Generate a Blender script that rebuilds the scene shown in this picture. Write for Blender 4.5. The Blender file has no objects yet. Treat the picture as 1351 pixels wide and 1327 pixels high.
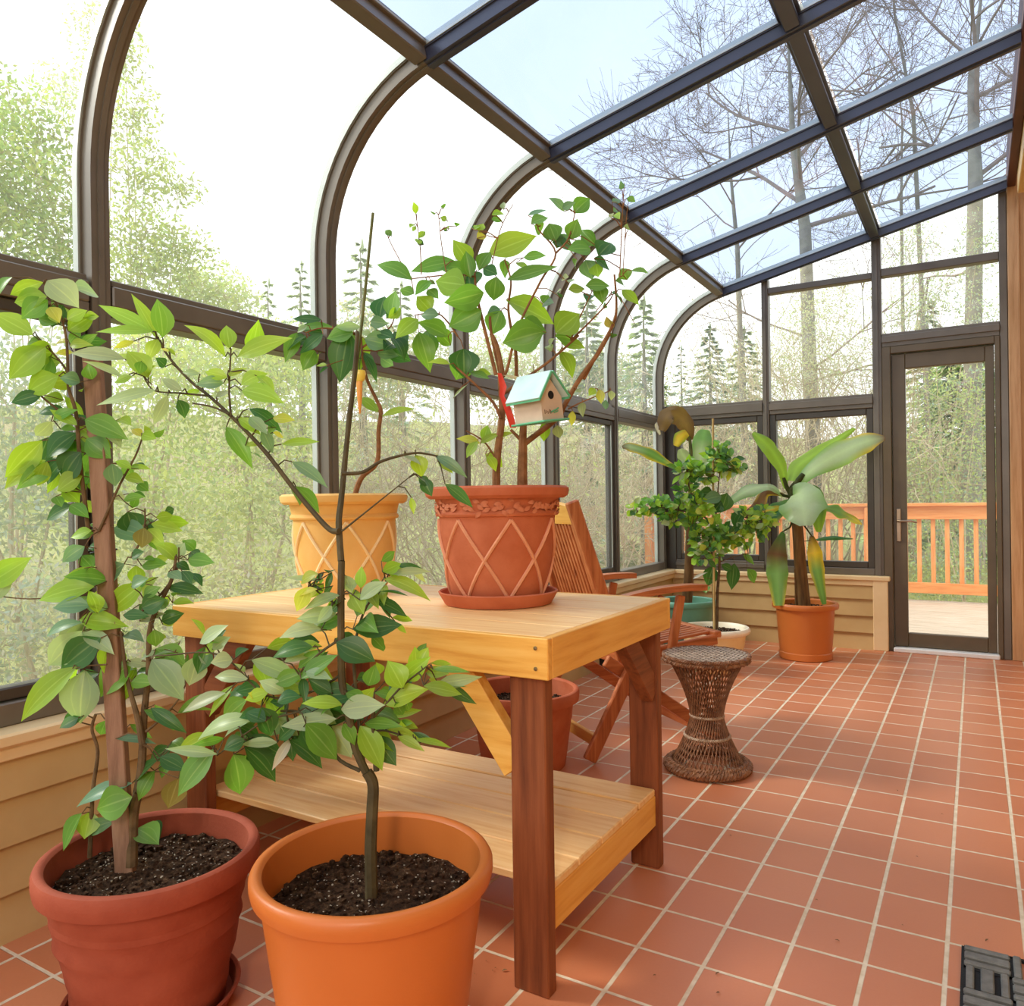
import bpy, math, random
from mathutils import Vector, Matrix, Euler
random.seed(7)
R_ = random.random
def rnd(a, b): return a + (b - a) * random.random()
col = bpy.context.scene.collection
sc = bpy.context.scene

# ------------------------------------------------------------------ camera (measured from the photo's tile grid and verticals)
IW, IH = 1351, 1327
FPX = 1019.06
YAW, PITCH, ROLL = 0.540928, -0.0020356, -0.0140769
CAM = Vector((2.07999, 0.0, 1.07734))
fw = Vector((-math.sin(YAW), math.cos(YAW), 0)); rt = Vector((math.cos(YAW), math.sin(YAW), 0)); up = Vector((0, 0, 1))
f2 = fw * math.cos(PITCH) + up * math.sin(PITCH); u2 = up * math.cos(PITCH) - fw * math.sin(PITCH)
CR = rt * math.cos(ROLL) + u2 * math.sin(ROLL); CU = u2 * math.cos(ROLL) - rt * math.sin(ROLL); CF = f2
cam = bpy.data.cameras.new('camera'); camo = bpy.data.objects.new('camera', cam); col.objects.link(camo)
m = Matrix.Identity(4)
for i in range(3):
    m[i][0] = CR[i]; m[i][1] = CU[i]; m[i][2] = -CF[i]; m[i][3] = CAM[i]
camo.matrix_world = m
cam.sensor_width = 36; cam.sensor_fit = 'HORIZONTAL'; cam.lens = FPX * 36 / IW; cam.clip_start = .02; cam.clip_end = 300
sc.camera = camo
def at(u, v, d):
    "3-D point seen at photo position u,v at distance d along the view axis (used to read measurements off the photo)"
    return CAM + (CR * ((u - IW / 2) / FPX) - CU * ((v - IH / 2) / FPX) + CF) * d
def depth(p): return (Vector(p) - CAM).dot(CF)

# ------------------------------------------------------------------ materials
def lin(c):
    return tuple(((x / 255) / 12.92 if x / 255 <= .04045 else ((x / 255 + .055) / 1.055) ** 2.4) for x in c)
class NT:
    def __init__(s, name):
        s.m = bpy.data.materials.new(name); s.m.use_nodes = True; s.t = s.m.node_tree; s.t.nodes.clear()
        s.out = s.t.nodes.new('ShaderNodeOutputMaterial')
    def n(s, typ, inp=None, **kw):
        nd = s.t.nodes.new('ShaderNode' + typ)
        for k, v in kw.items(): setattr(nd, k, v)
        for k, v in (inp or {}).items(): s.set(nd, k, v)
        return nd
    def set(s, nd, k, v):
        i = nd.inputs[k]
        if isinstance(v, bpy.types.NodeSocket): s.t.links.new(v, i)
        elif isinstance(v, bpy.types.Node): s.t.links.new(v.outputs[0], i)
        else:
            if isinstance(v, tuple) and len(v) == 3 and i.type == 'RGBA': v = v + (1,)
            i.default_value = v
    def math(s, op, a, b=0.0, c=None):
        nd = s.n('Math', operation=op); s.set(nd, 0, a); s.set(nd, 1, b)
        if c is not None: s.set(nd, 2, c)
        return nd.outputs[0]
    def mix(s, f, a, b, bt='MIX'):
        nd = s.n('Mix', data_type='RGBA', blend_type=bt); s.set(nd, 0, f)
        for k, v in ((6, a), (7, b)): s.set(nd, k, v)
        return nd.outputs[2]
    def ramp(s, f, stops):
        nd = s.n('ValToRGB'); s.set(nd, 0, f); e = nd.color_ramp.elements
        while len(e) < len(stops): e.new(.5)
        for x, (p, c) in zip(e, stops): x.position = p; x.color = (tuple(c) + (1,))[:4] if len(c) == 3 else c
        return nd.outputs[0]
    def coord(s, scale=(1, 1, 1), kind='Object', rot=(0, 0, 0)):
        tc = s.n('TexCoord'); mp = s.n('Mapping'); s.t.links.new(tc.outputs[kind], mp.inputs[0])
        mp.inputs['Scale'].default_value = scale; mp.inputs['Rotation'].default_value = rot
        return mp.outputs[0]
    def noise(s, vec, scale, detail=4, rough=.55):
        nd = s.n('TexNoise'); s.set(nd, 'Vector', vec); s.set(nd, 'Scale', scale); s.set(nd, 'Detail', detail); s.set(nd, 'Roughness', rough)
        return nd.outputs[0]
    def bump(s, h, strength=.3, dist=.01):
        nd = s.n('Bump'); s.set(nd, 'Height', h); s.set(nd, 'Strength', strength); s.set(nd, 'Distance', dist); return nd.outputs[0]
    def pbr(s, color, rough=.5, bump=None, spec=.5, metal=0, coat=0):
        p = s.n('BsdfPrincipled'); s.set(p, 'Base Color', color); s.set(p, 'Roughness', rough); s.set(p, 'Specular IOR Level', spec)
        s.set(p, 'Metallic', metal); s.set(p, 'Coat Weight', coat)
        if bump is not None: s.set(p, 'Normal', bump)
        s.t.links.new(p.outputs[0], s.out.inputs[0]); return p
MAT = {}
def plain(name, c1, c2=None, scale=8, rough=.5, bstr=.15, bscale=60, spec=.5, coat=0, metal=0, stretch=(1, 1, 1)):
    k = NT(name); v = k.coord(stretch)
    n1 = k.noise(v, scale, 5); c = k.ramp(n1, [(.3, lin(c1)), (.7, lin(c2 or c1))])
    k.pbr(c, rough, k.bump(k.noise(v, bscale, 3), bstr, .004), spec, metal, coat)
    MAT[name] = k.m; return k.m
def wood(name, axis, c1, c2, c3, rough=.5, sc_=9, coat=0):
    "timber with grain running along the given object axis"
    k = NT(name); s = [sc_] * 3; s['xyz'.index(axis)] = sc_ * .07; v = k.coord(tuple(s))
    big = k.noise(v, .7, 3); fine = k.noise(v, 6, 6, .7)
    sn = k.math('SINE', k.math('MULTIPLY', big, 60.0)); t = k.math('ADD', k.math('MULTIPLY', sn, .08), k.math('MULTIPLY', fine, .9))
    c = k.ramp(t, [(.22, lin(c1)), (.45, lin(c2)), (.72, lin(c3))])
    kn = k.noise(k.coord((1, 1, 1)), 2.3, 2); c = k.mix(k.math('MULTIPLY', kn, .35), c, lin(c1))
    k.pbr(c, rough, k.bump(t, .15, .003), .4, 0, coat); MAT[name] = k.m; return k.m
for ax in 'xyz':
    wood('pine_' + ax, ax, (216, 148, 60), (234, 176, 84), (244, 194, 106), .45)
    wood('cedar_' + ax, ax, (98, 48, 22), (134, 72, 38), (160, 92, 52), .6)
    wood('teak_' + ax, ax, (146, 74, 38), (194, 110, 62), (218, 140, 86), .42)
    wood('pale_pine_' + ax, ax, (226, 172, 108), (242, 200, 138), (250, 216, 160), .45)
wood('stake_wood', 'z', (106, 74, 54), (142, 106, 82), (168, 132, 106), .75)
wood('bamboo', 'z', (150, 122, 70), (190, 160, 100), (206, 180, 122), .5)
wood('rail_wood', 'x', (214, 128, 66), (236, 158, 92), (246, 178, 112), .6)
wood('rail_wood_z', 'z', (214, 128, 66), (236, 158, 92), (246, 178, 112), .6)
wood('deck_wood', 'x', (186, 164, 136), (216, 196, 170), (232, 216, 194), .6)
plain('bronze', (92, 83, 72), (108, 98, 86), 5, .36, .02, 60, .6)
plain('bronze_door', (86, 72, 52), (100, 84, 62), 5, .4, .02, 60, .5)
plain('bronze_backlit', (52, 54, 68), (62, 64, 80), 5, .32, .02, 60, .6)  # roof bars: the blue cast of backlight is put into the bronze
plain('bronze_dark', (56, 49, 42), (68, 60, 51), 5, .4, .02, 60, .5)
plain('aluminium_edge', (168, 176, 172), (188, 194, 190), 5, .35, .02, 60, .5, 0, .3)
plain('siding', (184, 150, 98), (200, 168, 116), 3, .6, .06, 90, .3, 0, 0, (1, 1, 1))
plain('sill_paint', (222, 190, 140), (234, 206, 160), 4, .5, .04)
wood('house_trim', 'z', (176, 128, 84), (200, 154, 108), (212, 168, 122), .6)
wood('fascia', 'y', (222, 170, 96), (238, 194, 124), (244, 206, 142), .5)
wood('ledger', 'y', (66, 34, 20), (92, 48, 28), (110, 62, 38), .5)
plain('orange_plastic', (192, 106, 46), (202, 116, 54), 2, .38, .05, 220, .4)
plain('red_clay', (138, 62, 42), (164, 84, 60), 6, .75, .25, 130, .25)
plain('terracotta', (178, 90, 56), (200, 114, 80), 9, .75, .2, 160, .25)
plain('terracotta_pale', (214, 140, 104), (228, 160, 126), 14, .8, .2, 160, .2)
plain('terracotta_relief', (190, 108, 76), (206, 130, 98), 14, .8, .2, 160, .2)
plain('tan_clay', (226, 172, 92), (240, 194, 122), 6, .75, .15, 140, .25)
plain('tan_pale', (240, 206, 150), (246, 220, 176), 8, .75, .15, 140, .25)
plain('cream_glaze', (232, 200, 140), (244, 222, 178), 8, .35, .03, 40, .5)
plain('cream_rim', (240, 226, 196), (248, 238, 216), 8, .4, .03, 40, .5)
plain('green_plastic', (96, 148, 126), (112, 164, 142), 4, .4, .03, 60, .4)
plain('bark', (78, 62, 42), (118, 94, 66), 30, .85, .5, 70, .2)
plain('bark_dark', (62, 54, 34), (92, 80, 52), 25, .7, .4, 70, .3)
plain('bark_red', (112, 74, 46), (158, 110, 72), 30, .8, .5, 70, .2)
plain('stem_green', (70, 80, 38), (104, 104, 56), 25, .6, .2, 70, .3)
plain('bark_grey', (130, 124, 110), (164, 158, 144), 5, .9, .4, 20, .1)
plain('twig_tan', (176, 160, 132), (208, 194, 166), 5, .9, .2, 20, .1)
plain('twig_brown', (138, 122, 112), (168, 150, 138), 5, .9, .2, 20, .1)
plain('banana_trunk', (84, 58, 32), (132, 96, 56), 14, .7, .3, 40, .3, 0, 0, (3, 3, .4))
plain('rubber', (104, 104, 100), (128, 128, 122), 40, .7, .3, 300, .3)
plain('rubber_dark', (26, 26, 26), (36, 36, 36), 20, .7, .2, 200, .3)
plain('black_plastic', (16, 17, 20), (26, 27, 30), 8, .4, .05, 60, .5)
plain('screw_metal', (120, 96, 60), (140, 116, 80), 8, .4, .05, 60, .5, 0, .6)
plain('handle_metal', (150, 128, 106), (176, 150, 126), 8, .3, .02, 60, .5, 0, .8)
plain('white_trim', (222, 222, 220), (234, 234, 232), 5, .5, .03)
plain('birdhouse_roof', (186, 218, 218), (206, 230, 230), 12, .6, .1)
plain('birdhouse_wall', (196, 172, 152), (214, 192, 172), 12, .7, .1)
plain('green_paint', (84, 168, 124), (100, 184, 140), 8, .5, .05)
plain('dark_hole', (20, 14, 12), (26, 18, 15), 5, .9, .02)
plain('red_ribbon', (206, 44, 28), (226, 66, 44), 20, .5, .1)
plain('yellow_glass', (244, 206, 70), (250, 222, 110), 10, .3, .02)
plain('orange_glass', (240, 150, 60), (246, 176, 90), 10, .3, .02)
plain('wicker', (104, 66, 42), (156, 110, 76), 40, .55, .4, 160, .4)
plain('wicker_light', (150, 122, 98), (196, 172, 148), 50, .5, .4, 160, .4)
plain('debris', (92, 62, 36), (150, 112, 70), 30, .9, .2)
plain('perlite', (220, 214, 204), (236, 232, 224), 30, .8, .2)

def soil_mat():
    k = NT('soil'); v = k.coord()
    n = k.noise(v, 70, 6, .75); vo = k.n('TexVoronoi'); k.set(vo, 'Vector', v); k.set(vo, 'Scale', 150.0)
    base = k.ramp(n, [(.33, lin((34, 24, 18))), (.52, lin((78, 57, 42))), (.72, lin((134, 104, 78)))])
    wn = k.math('GREATER_THAN', k.n('SeparateColor', {0: vo.outputs['Color']}).outputs[0], .82)
    near = k.math('LESS_THAN', vo.outputs['Distance'], .34)
    c = k.mix(k.math('MULTIPLY', wn, near), base, lin((206, 194, 176)))
    k.pbr(c, .95, k.bump(n, 1.0, .02), .1); MAT['soil'] = k.m
soil_mat()

TX, TY, TX0, TY0 = .16, .19271, 2.00900, 2.12695
def tile_mat():
    k = NT('quarry_tile'); v = k.coord(); s = k.n('SeparateXYZ'); k.set(s, 0, v)
    a = k.math('DIVIDE', k.math('SUBTRACT', s.outputs[0], TX0), TX); b = k.math('DIVIDE', k.math('SUBTRACT', s.outputs[1], TY0), TY)
    fa = k.math('FLOOR', a); fb = k.math('FLOOR', b)
    def edge(x, f, w):
        fr = k.math('SUBTRACT', x, f); d = k.math('MINIMUM', fr, k.math('SUBTRACT', 1.0, fr))
        sm = k.n('MapRange', interpolation_type='SMOOTHSTEP'); k.set(sm, 0, d); k.set(sm, 1, w * .75); k.set(sm, 2, w * 1.2); return sm.outputs[0]
    ta = edge(a, fa, .0052 / TX); tb = edge(b, fb, .0045 / TY); tile = k.math('MULTIPLY', ta, tb)
    cx = k.n('CombineXYZ'); k.set(cx, 0, fa); k.set(cx, 1, fb)
    wn = k.n('TexWhiteNoise', noise_dimensions='2D'); k.set(wn, 'Vector', cx.outputs[0])
    base = k.ramp(wn.outputs[0], [(0, lin((190, 110, 70))), (.5, lin((202, 122, 80))), (1, lin((210, 132, 90)))])
    blotch = k.noise(v, 4, 4); base = k.mix(k.math('MULTIPLY', blotch, .45), base, lin((222, 152, 112)))
    fine = k.noise(v, 160, 3); base = k.mix(k.math('MULTIPLY', fine, .25), base, lin((184, 100, 70)))
    gr = k.ramp(k.noise(v, 30, 4), [(.3, lin((212, 192, 160))), (.7, lin((236, 222, 196)))])
    c = k.mix(tile, gr, base)
    rough = k.math('SUBTRACT', .85, k.math('MULTIPLY', tile, .5)); rough = k.math('ADD', rough, k.math('MULTIPLY', blotch, .12))
    h = k.math('ADD', k.math('MULTIPLY', tile, 1.0), k.math('MULTIPLY', k.noise(v, 25, 3), .15))
    k.pbr(c, rough, k.bump(h, .45, .004), .5); MAT['quarry_tile'] = k.m
tile_mat()

def glass_mat(name, tint, haze, refl=1.0):
    k = NT(name)
    tr = k.n('BsdfTransparent'); k.set(tr, 0, tint)
    gl = k.n('BsdfGlossy'); k.set(gl, 'Roughness', .02); k.set(gl, 'Color', (.95, .97, 1.0))
    lw = k.n('LayerWeight'); k.set(lw, 0, .5); fr5 = k.math('ADD', .035, k.math('MULTIPLY', k.math('POWER', lw.outputs['Facing'], 5.0), .6))
    m1 = k.n('MixShader'); k.set(m1, 0, k.math('MULTIPLY', fr5, refl)); k.t.links.new(tr.outputs[0], m1.inputs[1]); k.t.links.new(gl.outputs[0], m1.inputs[2])
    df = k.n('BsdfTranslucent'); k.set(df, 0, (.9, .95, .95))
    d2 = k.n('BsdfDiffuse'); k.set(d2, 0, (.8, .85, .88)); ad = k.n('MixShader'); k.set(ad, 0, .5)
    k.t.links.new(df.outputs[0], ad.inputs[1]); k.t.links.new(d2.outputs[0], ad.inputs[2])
    milky = k.noise(k.coord(), 1.6, 5); hz = k.math('MULTIPLY', k.math('ADD', milky, .3), haze)  # uneven pale veil mixed in to imitate milky reflection on the panes
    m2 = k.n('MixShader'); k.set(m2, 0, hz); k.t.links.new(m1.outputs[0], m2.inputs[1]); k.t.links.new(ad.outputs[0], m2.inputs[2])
    k.t.links.new(m2.outputs[0], k.out.inputs[0]); MAT[name] = k.m
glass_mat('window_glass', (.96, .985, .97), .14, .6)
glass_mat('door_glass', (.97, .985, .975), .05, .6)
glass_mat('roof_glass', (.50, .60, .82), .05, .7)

def leaf_mat(name, trans=.45, rough=.35, spec=.5):
    k = NT(name); at_ = k.n('Attribute', attribute_name='Col'); c = at_.outputs[0]
    c = k.mix(k.math('MULTIPLY', k.noise(k.coord(), 45, 3), .25), c, k.mix(1.0, c, (.55, .62, .4), 'MULTIPLY'))
    dd = k.math('MULTIPLY', k.math('ABSOLUTE', k.math('SUBTRACT', at_.outputs['Alpha'], .5)), 2.0)
    def line(x0, w_): 
        mr = k.n('MapRange', interpolation_type='SMOOTHSTEP'); k.set(mr, 0, k.math('ABSOLUTE', k.math('SUBTRACT', dd, x0))); k.set(mr, 1, 0.0); k.set(mr, 2, w_); k.set(mr, 3, 1.0); k.set(mr, 4, 0.0); return mr.outputs[0]
    vein = k.math('ADD', k.math('MULTIPLY', line(0.0, .09), .7), k.math('MULTIPLY', line(.46, .06), .3))
    c = k.mix(vein, c, k.mix(.22, k.mix(1.0, c, (1.3, 1.25, 1.1), 'MULTIPLY'), (.75, .85, .45)))
    p = k.n('BsdfPrincipled'); k.set(p, 'Base Color', c); k.set(p, 'Roughness', rough); k.set(p, 'Specular IOR Level', spec)
    tl = k.n('BsdfTranslucent'); k.set(tl, 0, k.mix(1.0, c, (1.55, 1.5, .7), 'MULTIPLY'))
    mx = k.n('MixShader'); k.set(mx, 0, trans); k.t.links.new(p.outputs[0], mx.inputs[1]); k.t.links.new(tl.outputs[0], mx.inputs[2])
    k.t.links.new(mx.outputs[0], k.out.inputs[0]); MAT[name] = k.m
leaf_mat('leaf', .45, .36, .5)
leaf_mat('leaf_outdoor', .4, .7, .2)

# ------------------------------------------------------------------ mesh builder
class MB:
    def __init__(s): s.v = []; s.f = []; s.c = []
    def add(s, vs, fs, c=None):
        o = len(s.v); s.v += [tuple(x) for x in vs]; s.f += [tuple(i + o for i in f) for f in fs]
        if c is None: c = (1, 1, 1)
        s.c += list(c) if isinstance(c, list) else [c] * len(vs)
        return s
    def box(s, lo, hi, bev=0.0, M=None):
        x0, y0, z0 = lo; x1, y1, z1 = hi
        if bev <= 0:
            vs = [Vector(p) for p in ((x0, y0, z0), (x1, y0, z0), (x1, y1, z0), (x0, y1, z0), (x0, y0, z1), (x1, y0, z1), (x1, y1, z1), (x0, y1, z1))]
            fs = [(0, 3, 2, 1), (4, 5, 6, 7), (0, 1, 5, 4), (1, 2, 6, 5), (2, 3, 7, 6), (3, 0, 4, 7)]
        else:
            b = min(bev, (x1 - x0) * .45, (y1 - y0) * .45, (z1 - z0) * .45); vs = []; idx = {}
            for i, X in enumerate((x0, x1)):
                for j, Y in enumerate((y0, y1)):
                    for l, Z in enumerate((z0, z1)):
                        sx, sy, sz = (1, -1)[i] * b, (1, -1)[j] * b, (1, -1)[l] * b
                        for a, p in enumerate(((X, Y + sy, Z + sz), (X + sx, Y, Z + sz), (X + sx, Y + sy, Z))): idx[i, j, l, a] = len(vs); vs.append(Vector(p))
            fs = []
            q = lambda *k: fs.append(tuple(idx[x] for x in k))
            for i in (0, 1):
                q((i, 0, 0, 0), (i, 1, 0, 0), (i, 1, 1, 0), (i, 0, 1, 0)); q((0, i, 0, 1), (1, i, 0, 1), (1, i, 1, 1), (0, i, 1, 1)); q((0, 0, i, 2), (1, 0, i, 2), (1, 1, i, 2), (0, 1, i, 2))
            for i in (0, 1):
                for j in (0, 1):
                    q((i, j, 0, 0), (i, j, 0, 1), (i, j, 1, 1), (i, j, 1, 0)); q((i, 0, j, 0), (i, 0, j, 2), (i, 1, j, 2), (i, 1, j, 0)); q((0, i, j, 1), (0, i, j, 2), (1, i, j, 2), (1, i, j, 1))
                    for l in (0, 1): q((i, j, l, 0), (i, j, l, 1), (i, j, l, 2))
        if M is not None: vs = [M @ v for v in vs]
        return s.add(vs, fs)
    def beam(s, a, b, w, h, bev=.003, upv=(0, 0, 1)):
        "rectangular bar from a to b, w across and h along the up side"
        a, b = Vector(a), Vector(b); d = (b - a); L = d.length; d.normalize(); u = Vector(upv)
        if abs(d.dot(u)) > .98: u = Vector((0, 1, 0))
        x = d.cross(u).normalized(); u = x.cross(d)
        M = Matrix(((x.x, d.x, u.x, a.x), (x.y, d.y, u.y, a.y), (x.z, d.z, u.z, a.z), (0, 0, 0, 1)))
        return s.box((-w / 2, 0, -h / 2), (w / 2, L, h / 2), bev, M)
    def tube(s, pts, rad, n=8, cap=True, c=None):
        pts = [Vector(p) for p in pts]
        if not isinstance(rad, (list, tuple)): rad = [rad] * len(pts)
        vs = []; fs = []; x = None
        for i, p in enumerate(pts):
            d = (pts[min(i + 1, len(pts) - 1)] - pts[max(i - 1, 0)])
            if d.length < 1e-9: d = Vector((0, 0, 1))
            d.normalize()
            if x is None: x = d.orthogonal().normalized()
            x = (x - d * x.dot(d)); x = x.normalized() if x.length > 1e-6 else d.orthogonal().normalized(); y = d.cross(x)
            for k in range(n):
                t = 2 * math.pi * k / n; vs.append(p + (x * math.cos(t) + y * math.sin(t)) * rad[i])
        for i in range(len(pts) - 1):
            for k in range(n):
                k2 = (k + 1) % n; fs.append((i * n + k, i * n + k2, (i + 1) * n + k2, (i + 1) * n + k))
        if cap: fs += [tuple(reversed(range(n))), tuple((len(pts) - 1) * n + k for k in range(n))]
        return s.add(vs, fs, c)
    def lathe(s, prof, ctr=(0, 0, 0), n=64, wob=None):
        vs = []; fs = []; m_ = len(prof)
        for i, (r, z) in enumerate(prof):
            for k in range(n):
                t = 2 * math.pi * k / n; w = wob(t, r, z) if wob else 0
                vs.append((ctr[0] + (r + w) * math.cos(t), ctr[1] + (r + w) * math.sin(t), ctr[2] + z))
        for i in range(m_ - 1):
            for k in range(n):
                k2 = (k + 1) % n; fs.append((i * n + k, i * n + k2, (i + 1) * n + k2, (i + 1) * n + k))
        if prof[0][0] > 1e-6: fs.append(tuple(reversed(range(n))))
        if prof[-1][0] > 1e-6: fs.append(tuple((m_ - 1) * n + k for k in range(n)))
        return s.add(vs, fs)
    def leaf(s, base, tip, w, nrm, c, fold=.18, arch=.08, shape=None, c2=None):
        base, tip = Vector(base), Vector(tip); a = tip - base; L = a.length
        if L < 1e-5: return
        a /= L; nrm = Vector(nrm); nrm = nrm - a * nrm.dot(a)
        if nrm.length < 1e-4: nrm = a.orthogonal()
        nrm.normalize(); sd = a.cross(nrm)
        vs = []; cs = []; fs = []
        sh = shape or [(0, .03), (.06, .26), (.15, .58), (.27, .88), (.40, 1), (.53, .96), (.66, .78), (.78, .52), (.88, .27), (.95, .10), (1, .0)]
        tw = rnd(-.25, .25)
        for i, (t, q) in enumerate(sh):
            n2 = (nrm + sd * tw * t).normalized(); s2 = a.cross(n2)
            ctr = base + a * (L * t) + nrm * (arch * L * (4 * t * (1 - t)) - arch * .9 * L * t * t)
            k = .85 + .25 * t; cc = tuple(min(1, x * k) for x in c); h = w / 2 * q
            vs += [ctr - s2 * h + n2 * (fold * h * 2), ctr - s2 * (h * .52) + n2 * (fold * h * .75), ctr, ctr + s2 * (h * .52) + n2 * (fold * h * .75), ctr + s2 * h + n2 * (fold * h * 2)]
            cs += [cc + (x,) for x in (0, .24, .5, .76, 1)]
            if i: o = (i - 1) * 5; fs += [(o + j, o + j + 1, o + j + 6, o + j + 5) for j in range(4)]
        s.add(vs, fs, cs)
    def card(s, p, d, w, L, n, c):
        "a single small far-away leaf: a pointed four-cornered blade"
        d = d.normalized(); sd = d.cross(n)
        if sd.length < 1e-4: sd = d.orthogonal()
        sd.normalize(); s.add([p, p + d * L * .45 - sd * w / 2, p + d * L, p + d * L * .45 + sd * w / 2], [(0, 1, 2, 3)], c)
    def build(s, name, mat, parent=None, smooth=False, origin=None, thing=None):
        me = bpy.data.meshes.new(name); o = bpy.data.objects.new(name, me); col.objects.link(o)
        off = Vector((0, 0, 0))
        if origin is not None: off = Vector(origin); o.location = off
        elif parent is not None: off = parent['_off'] if '_off' in parent else Vector((0, 0, 0)); off = Vector(off)
        if parent is not None:
            o.parent = parent
            if '_off' in parent: o['_off'] = tuple(parent['_off'])
        vs = [tuple(Vector(v) - off) for v in s.v] if off.length > 0 else s.v
        me.from_pydata(vs, [], s.f)
        ca = me.color_attributes.new('Col', 'FLOAT_COLOR', 'POINT')
        flat = []
        for c in s.c: flat += [c[0], c[1], c[2], c[3] if len(c) > 3 else .3]
        ca.data.foreach_set('color', flat)
        if smooth: me.polygons.foreach_set('use_smooth', [True] * len(me.polygons))
        mats = mat if isinstance(mat, list) else [mat]
        for x in mats: me.materials.append(MAT[x] if isinstance(x, str) else x)
        me.validate(); me.update()
        if smooth: 
            try: me.set_sharp_from_angle(angle=math.radians(40))
            except Exception: pass
        return o
OFFS = {}
def thing(name, label, cat, loc=(0, 0, 0), group=None, rotz=0, world=True):
    "Empty at a thing's base; world=True: its parts are given in room coordinates"
    o = bpy.data.objects.new(name, None); col.objects.link(o); o.location = loc; o.rotation_euler = (0, 0, rotz); o.empty_display_size = .1
    o['label'] = label; o['category'] = cat
    if group: o['group'] = group
    if world: o['_off'] = tuple(loc)
    return o
def tag(o, label, cat, group=None, kind=None):
    o['label'] = label; o['category'] = cat
    if group: o['group'] = group
    if kind: o['kind'] = kind
    return o
def struct(o): o['kind'] = 'structure'; return o
def sempty(name, loc=(0, 0, 0)):
    o = bpy.data.objects.new(name, None); col.objects.link(o); o.location = loc; o['kind'] = 'structure'; o['_off'] = tuple(loc); return o
def partlabel(o, l): o['label'] = l; return o

# ================================================================== THE ROOM
POSTS = [-1.47, -.55, .37, 1.29, 2.21, 3.13, 4.05, 4.97, 5.91]
D = 5.99; XR = 2.27; ZS = .52; ZM0, ZM1 = 1.635, 1.735
XW = -.05                                     # inner face of the glazing bars on the window side
Y0 = -1.5

mb = MB(); mb.box((-.02, Y0, -.12), (2.62, D + .06, 0)); struct(mb.build('floor', 'quarry_tile'))
# knee walls with lapped boards
def lapped(mb, axis, a, b, face, sgn, z0=0.0, z1=.475, n=4):
    "lapped siding: the face of each board leans out towards its lower edge"
    h = (z1 - z0) / n
    for i in range(n):
        lo, hi = z0 + i * h, z0 + (i + 1) * h
        for (A, B) in ((a, b),):
            pf, pb = face + sgn * .022, face + sgn * .001
            if axis == 'y': vs = [(pf, A, lo), (pf, B, lo), (pb, B, hi + .004), (pb, A, hi + .004), (face - sgn * .01, A, lo), (face - sgn * .01, B, lo)]
            else: vs = [(A, pf, lo), (B, pf, lo), (B, pb, hi + .004), (A, pb, hi + .004), (A, face - sgn * .01, lo), (B, face - sgn * .01, lo)]
            mb.add(vs, [(0, 1, 2, 3), (0, 4, 5, 1), (0, 3, 4), (1, 5, 2)])
mb = MB(); mb.box((-.14, Y0, -.1), (-.012, D + .06, ZS - .035)); lapped(mb, 'y', Y0, D - .05, -.012, 1); struct(mb.build('wall_left', 'siding'))
FK = D - .045
mb = MB(); mb.box((-.0, FK, -.05), (1.53, D + .1, ZS - .035)); lapped(mb, 'x', .0, 1.46, FK, -1); struct(mb.build('wall_far', 'siding'))
mb = MB(); mb.box((1.455, FK - .026, 0), (1.55, D + .09, ZS - .03), .004); struct(mb.build('trim_1', 'sill_paint'))
mb = MB(); mb.box((-.15, Y0, ZS - .034), (.03, D - .07, ZS), .006); mb.box((-.012, Y0, ZS - .07), (.014, D - .05, ZS - .034), .003); struct(mb.build('trim_2', 'sill_paint'))
mb = MB(); mb.box((-.02, FK - .035, ZS - .034), (1.565, D + .1, ZS), .006); mb.box((.0, FK - .02, ZS - .07), (1.455, FK + .01, ZS - .034), .003); struct(mb.build('trim_3', 'sill_paint'))

# glazing-bar profile: (x,z) of the inner edge, straight post -> quarter bend -> sloping rafter
SLOPE = .225; RANG = math.atan(SLOPE)
def profile(off):
    "centre line shifted outwards by off"
    pts = []; zb, r = 2.02, .62; cx_ = XW + r
    ang_end = math.pi / 2 - RANG
    pts.append((XW - off, ZS)); pts.append((XW - off, ZM1)); 
    for i in range(15):
        t = ang_end * i / 14
        # slightly flattened bend
        pts.append((cx_ - (r + off) * math.cos(t), zb + (r + off) * math.sin(t)))
    x, z = pts[-1]; xe = XR - .0; pts.append((xe, z + (xe - x) * SLOPE)); return pts
def sweep(mb, prof_in, prof_out, y0, y1):
    vs = []; fs = []; n = len(prof_in)
    for (a, b) in zip(prof_in, prof_out):
        vs += [(a[0], y0, a[1]), (b[0], y0, b[1]), (b[0], y1, b[1]), (a[0], y1, a[1])]
    for i in range(n - 1):
        o = i * 4; p = o + 4
        fs += [(o, o + 1, p + 1, p), (o + 1, o + 2, p + 2, p + 1), (o + 2, o + 3, p + 3, p + 2), (o + 3, o, p, p + 3)]
    fs += [(0, 3, 2, 1), (4 * n - 4, 4 * n - 3, 4 * n - 2, 4 * n - 1)]
    mb.add(vs, fs)
P0, P1, P2, P3, P4 = profile(0), profile(.045), profile(.05), profile(.075), profile(.014)
JX, JZ = P1[-2]                               # where bend meets rafter
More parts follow.
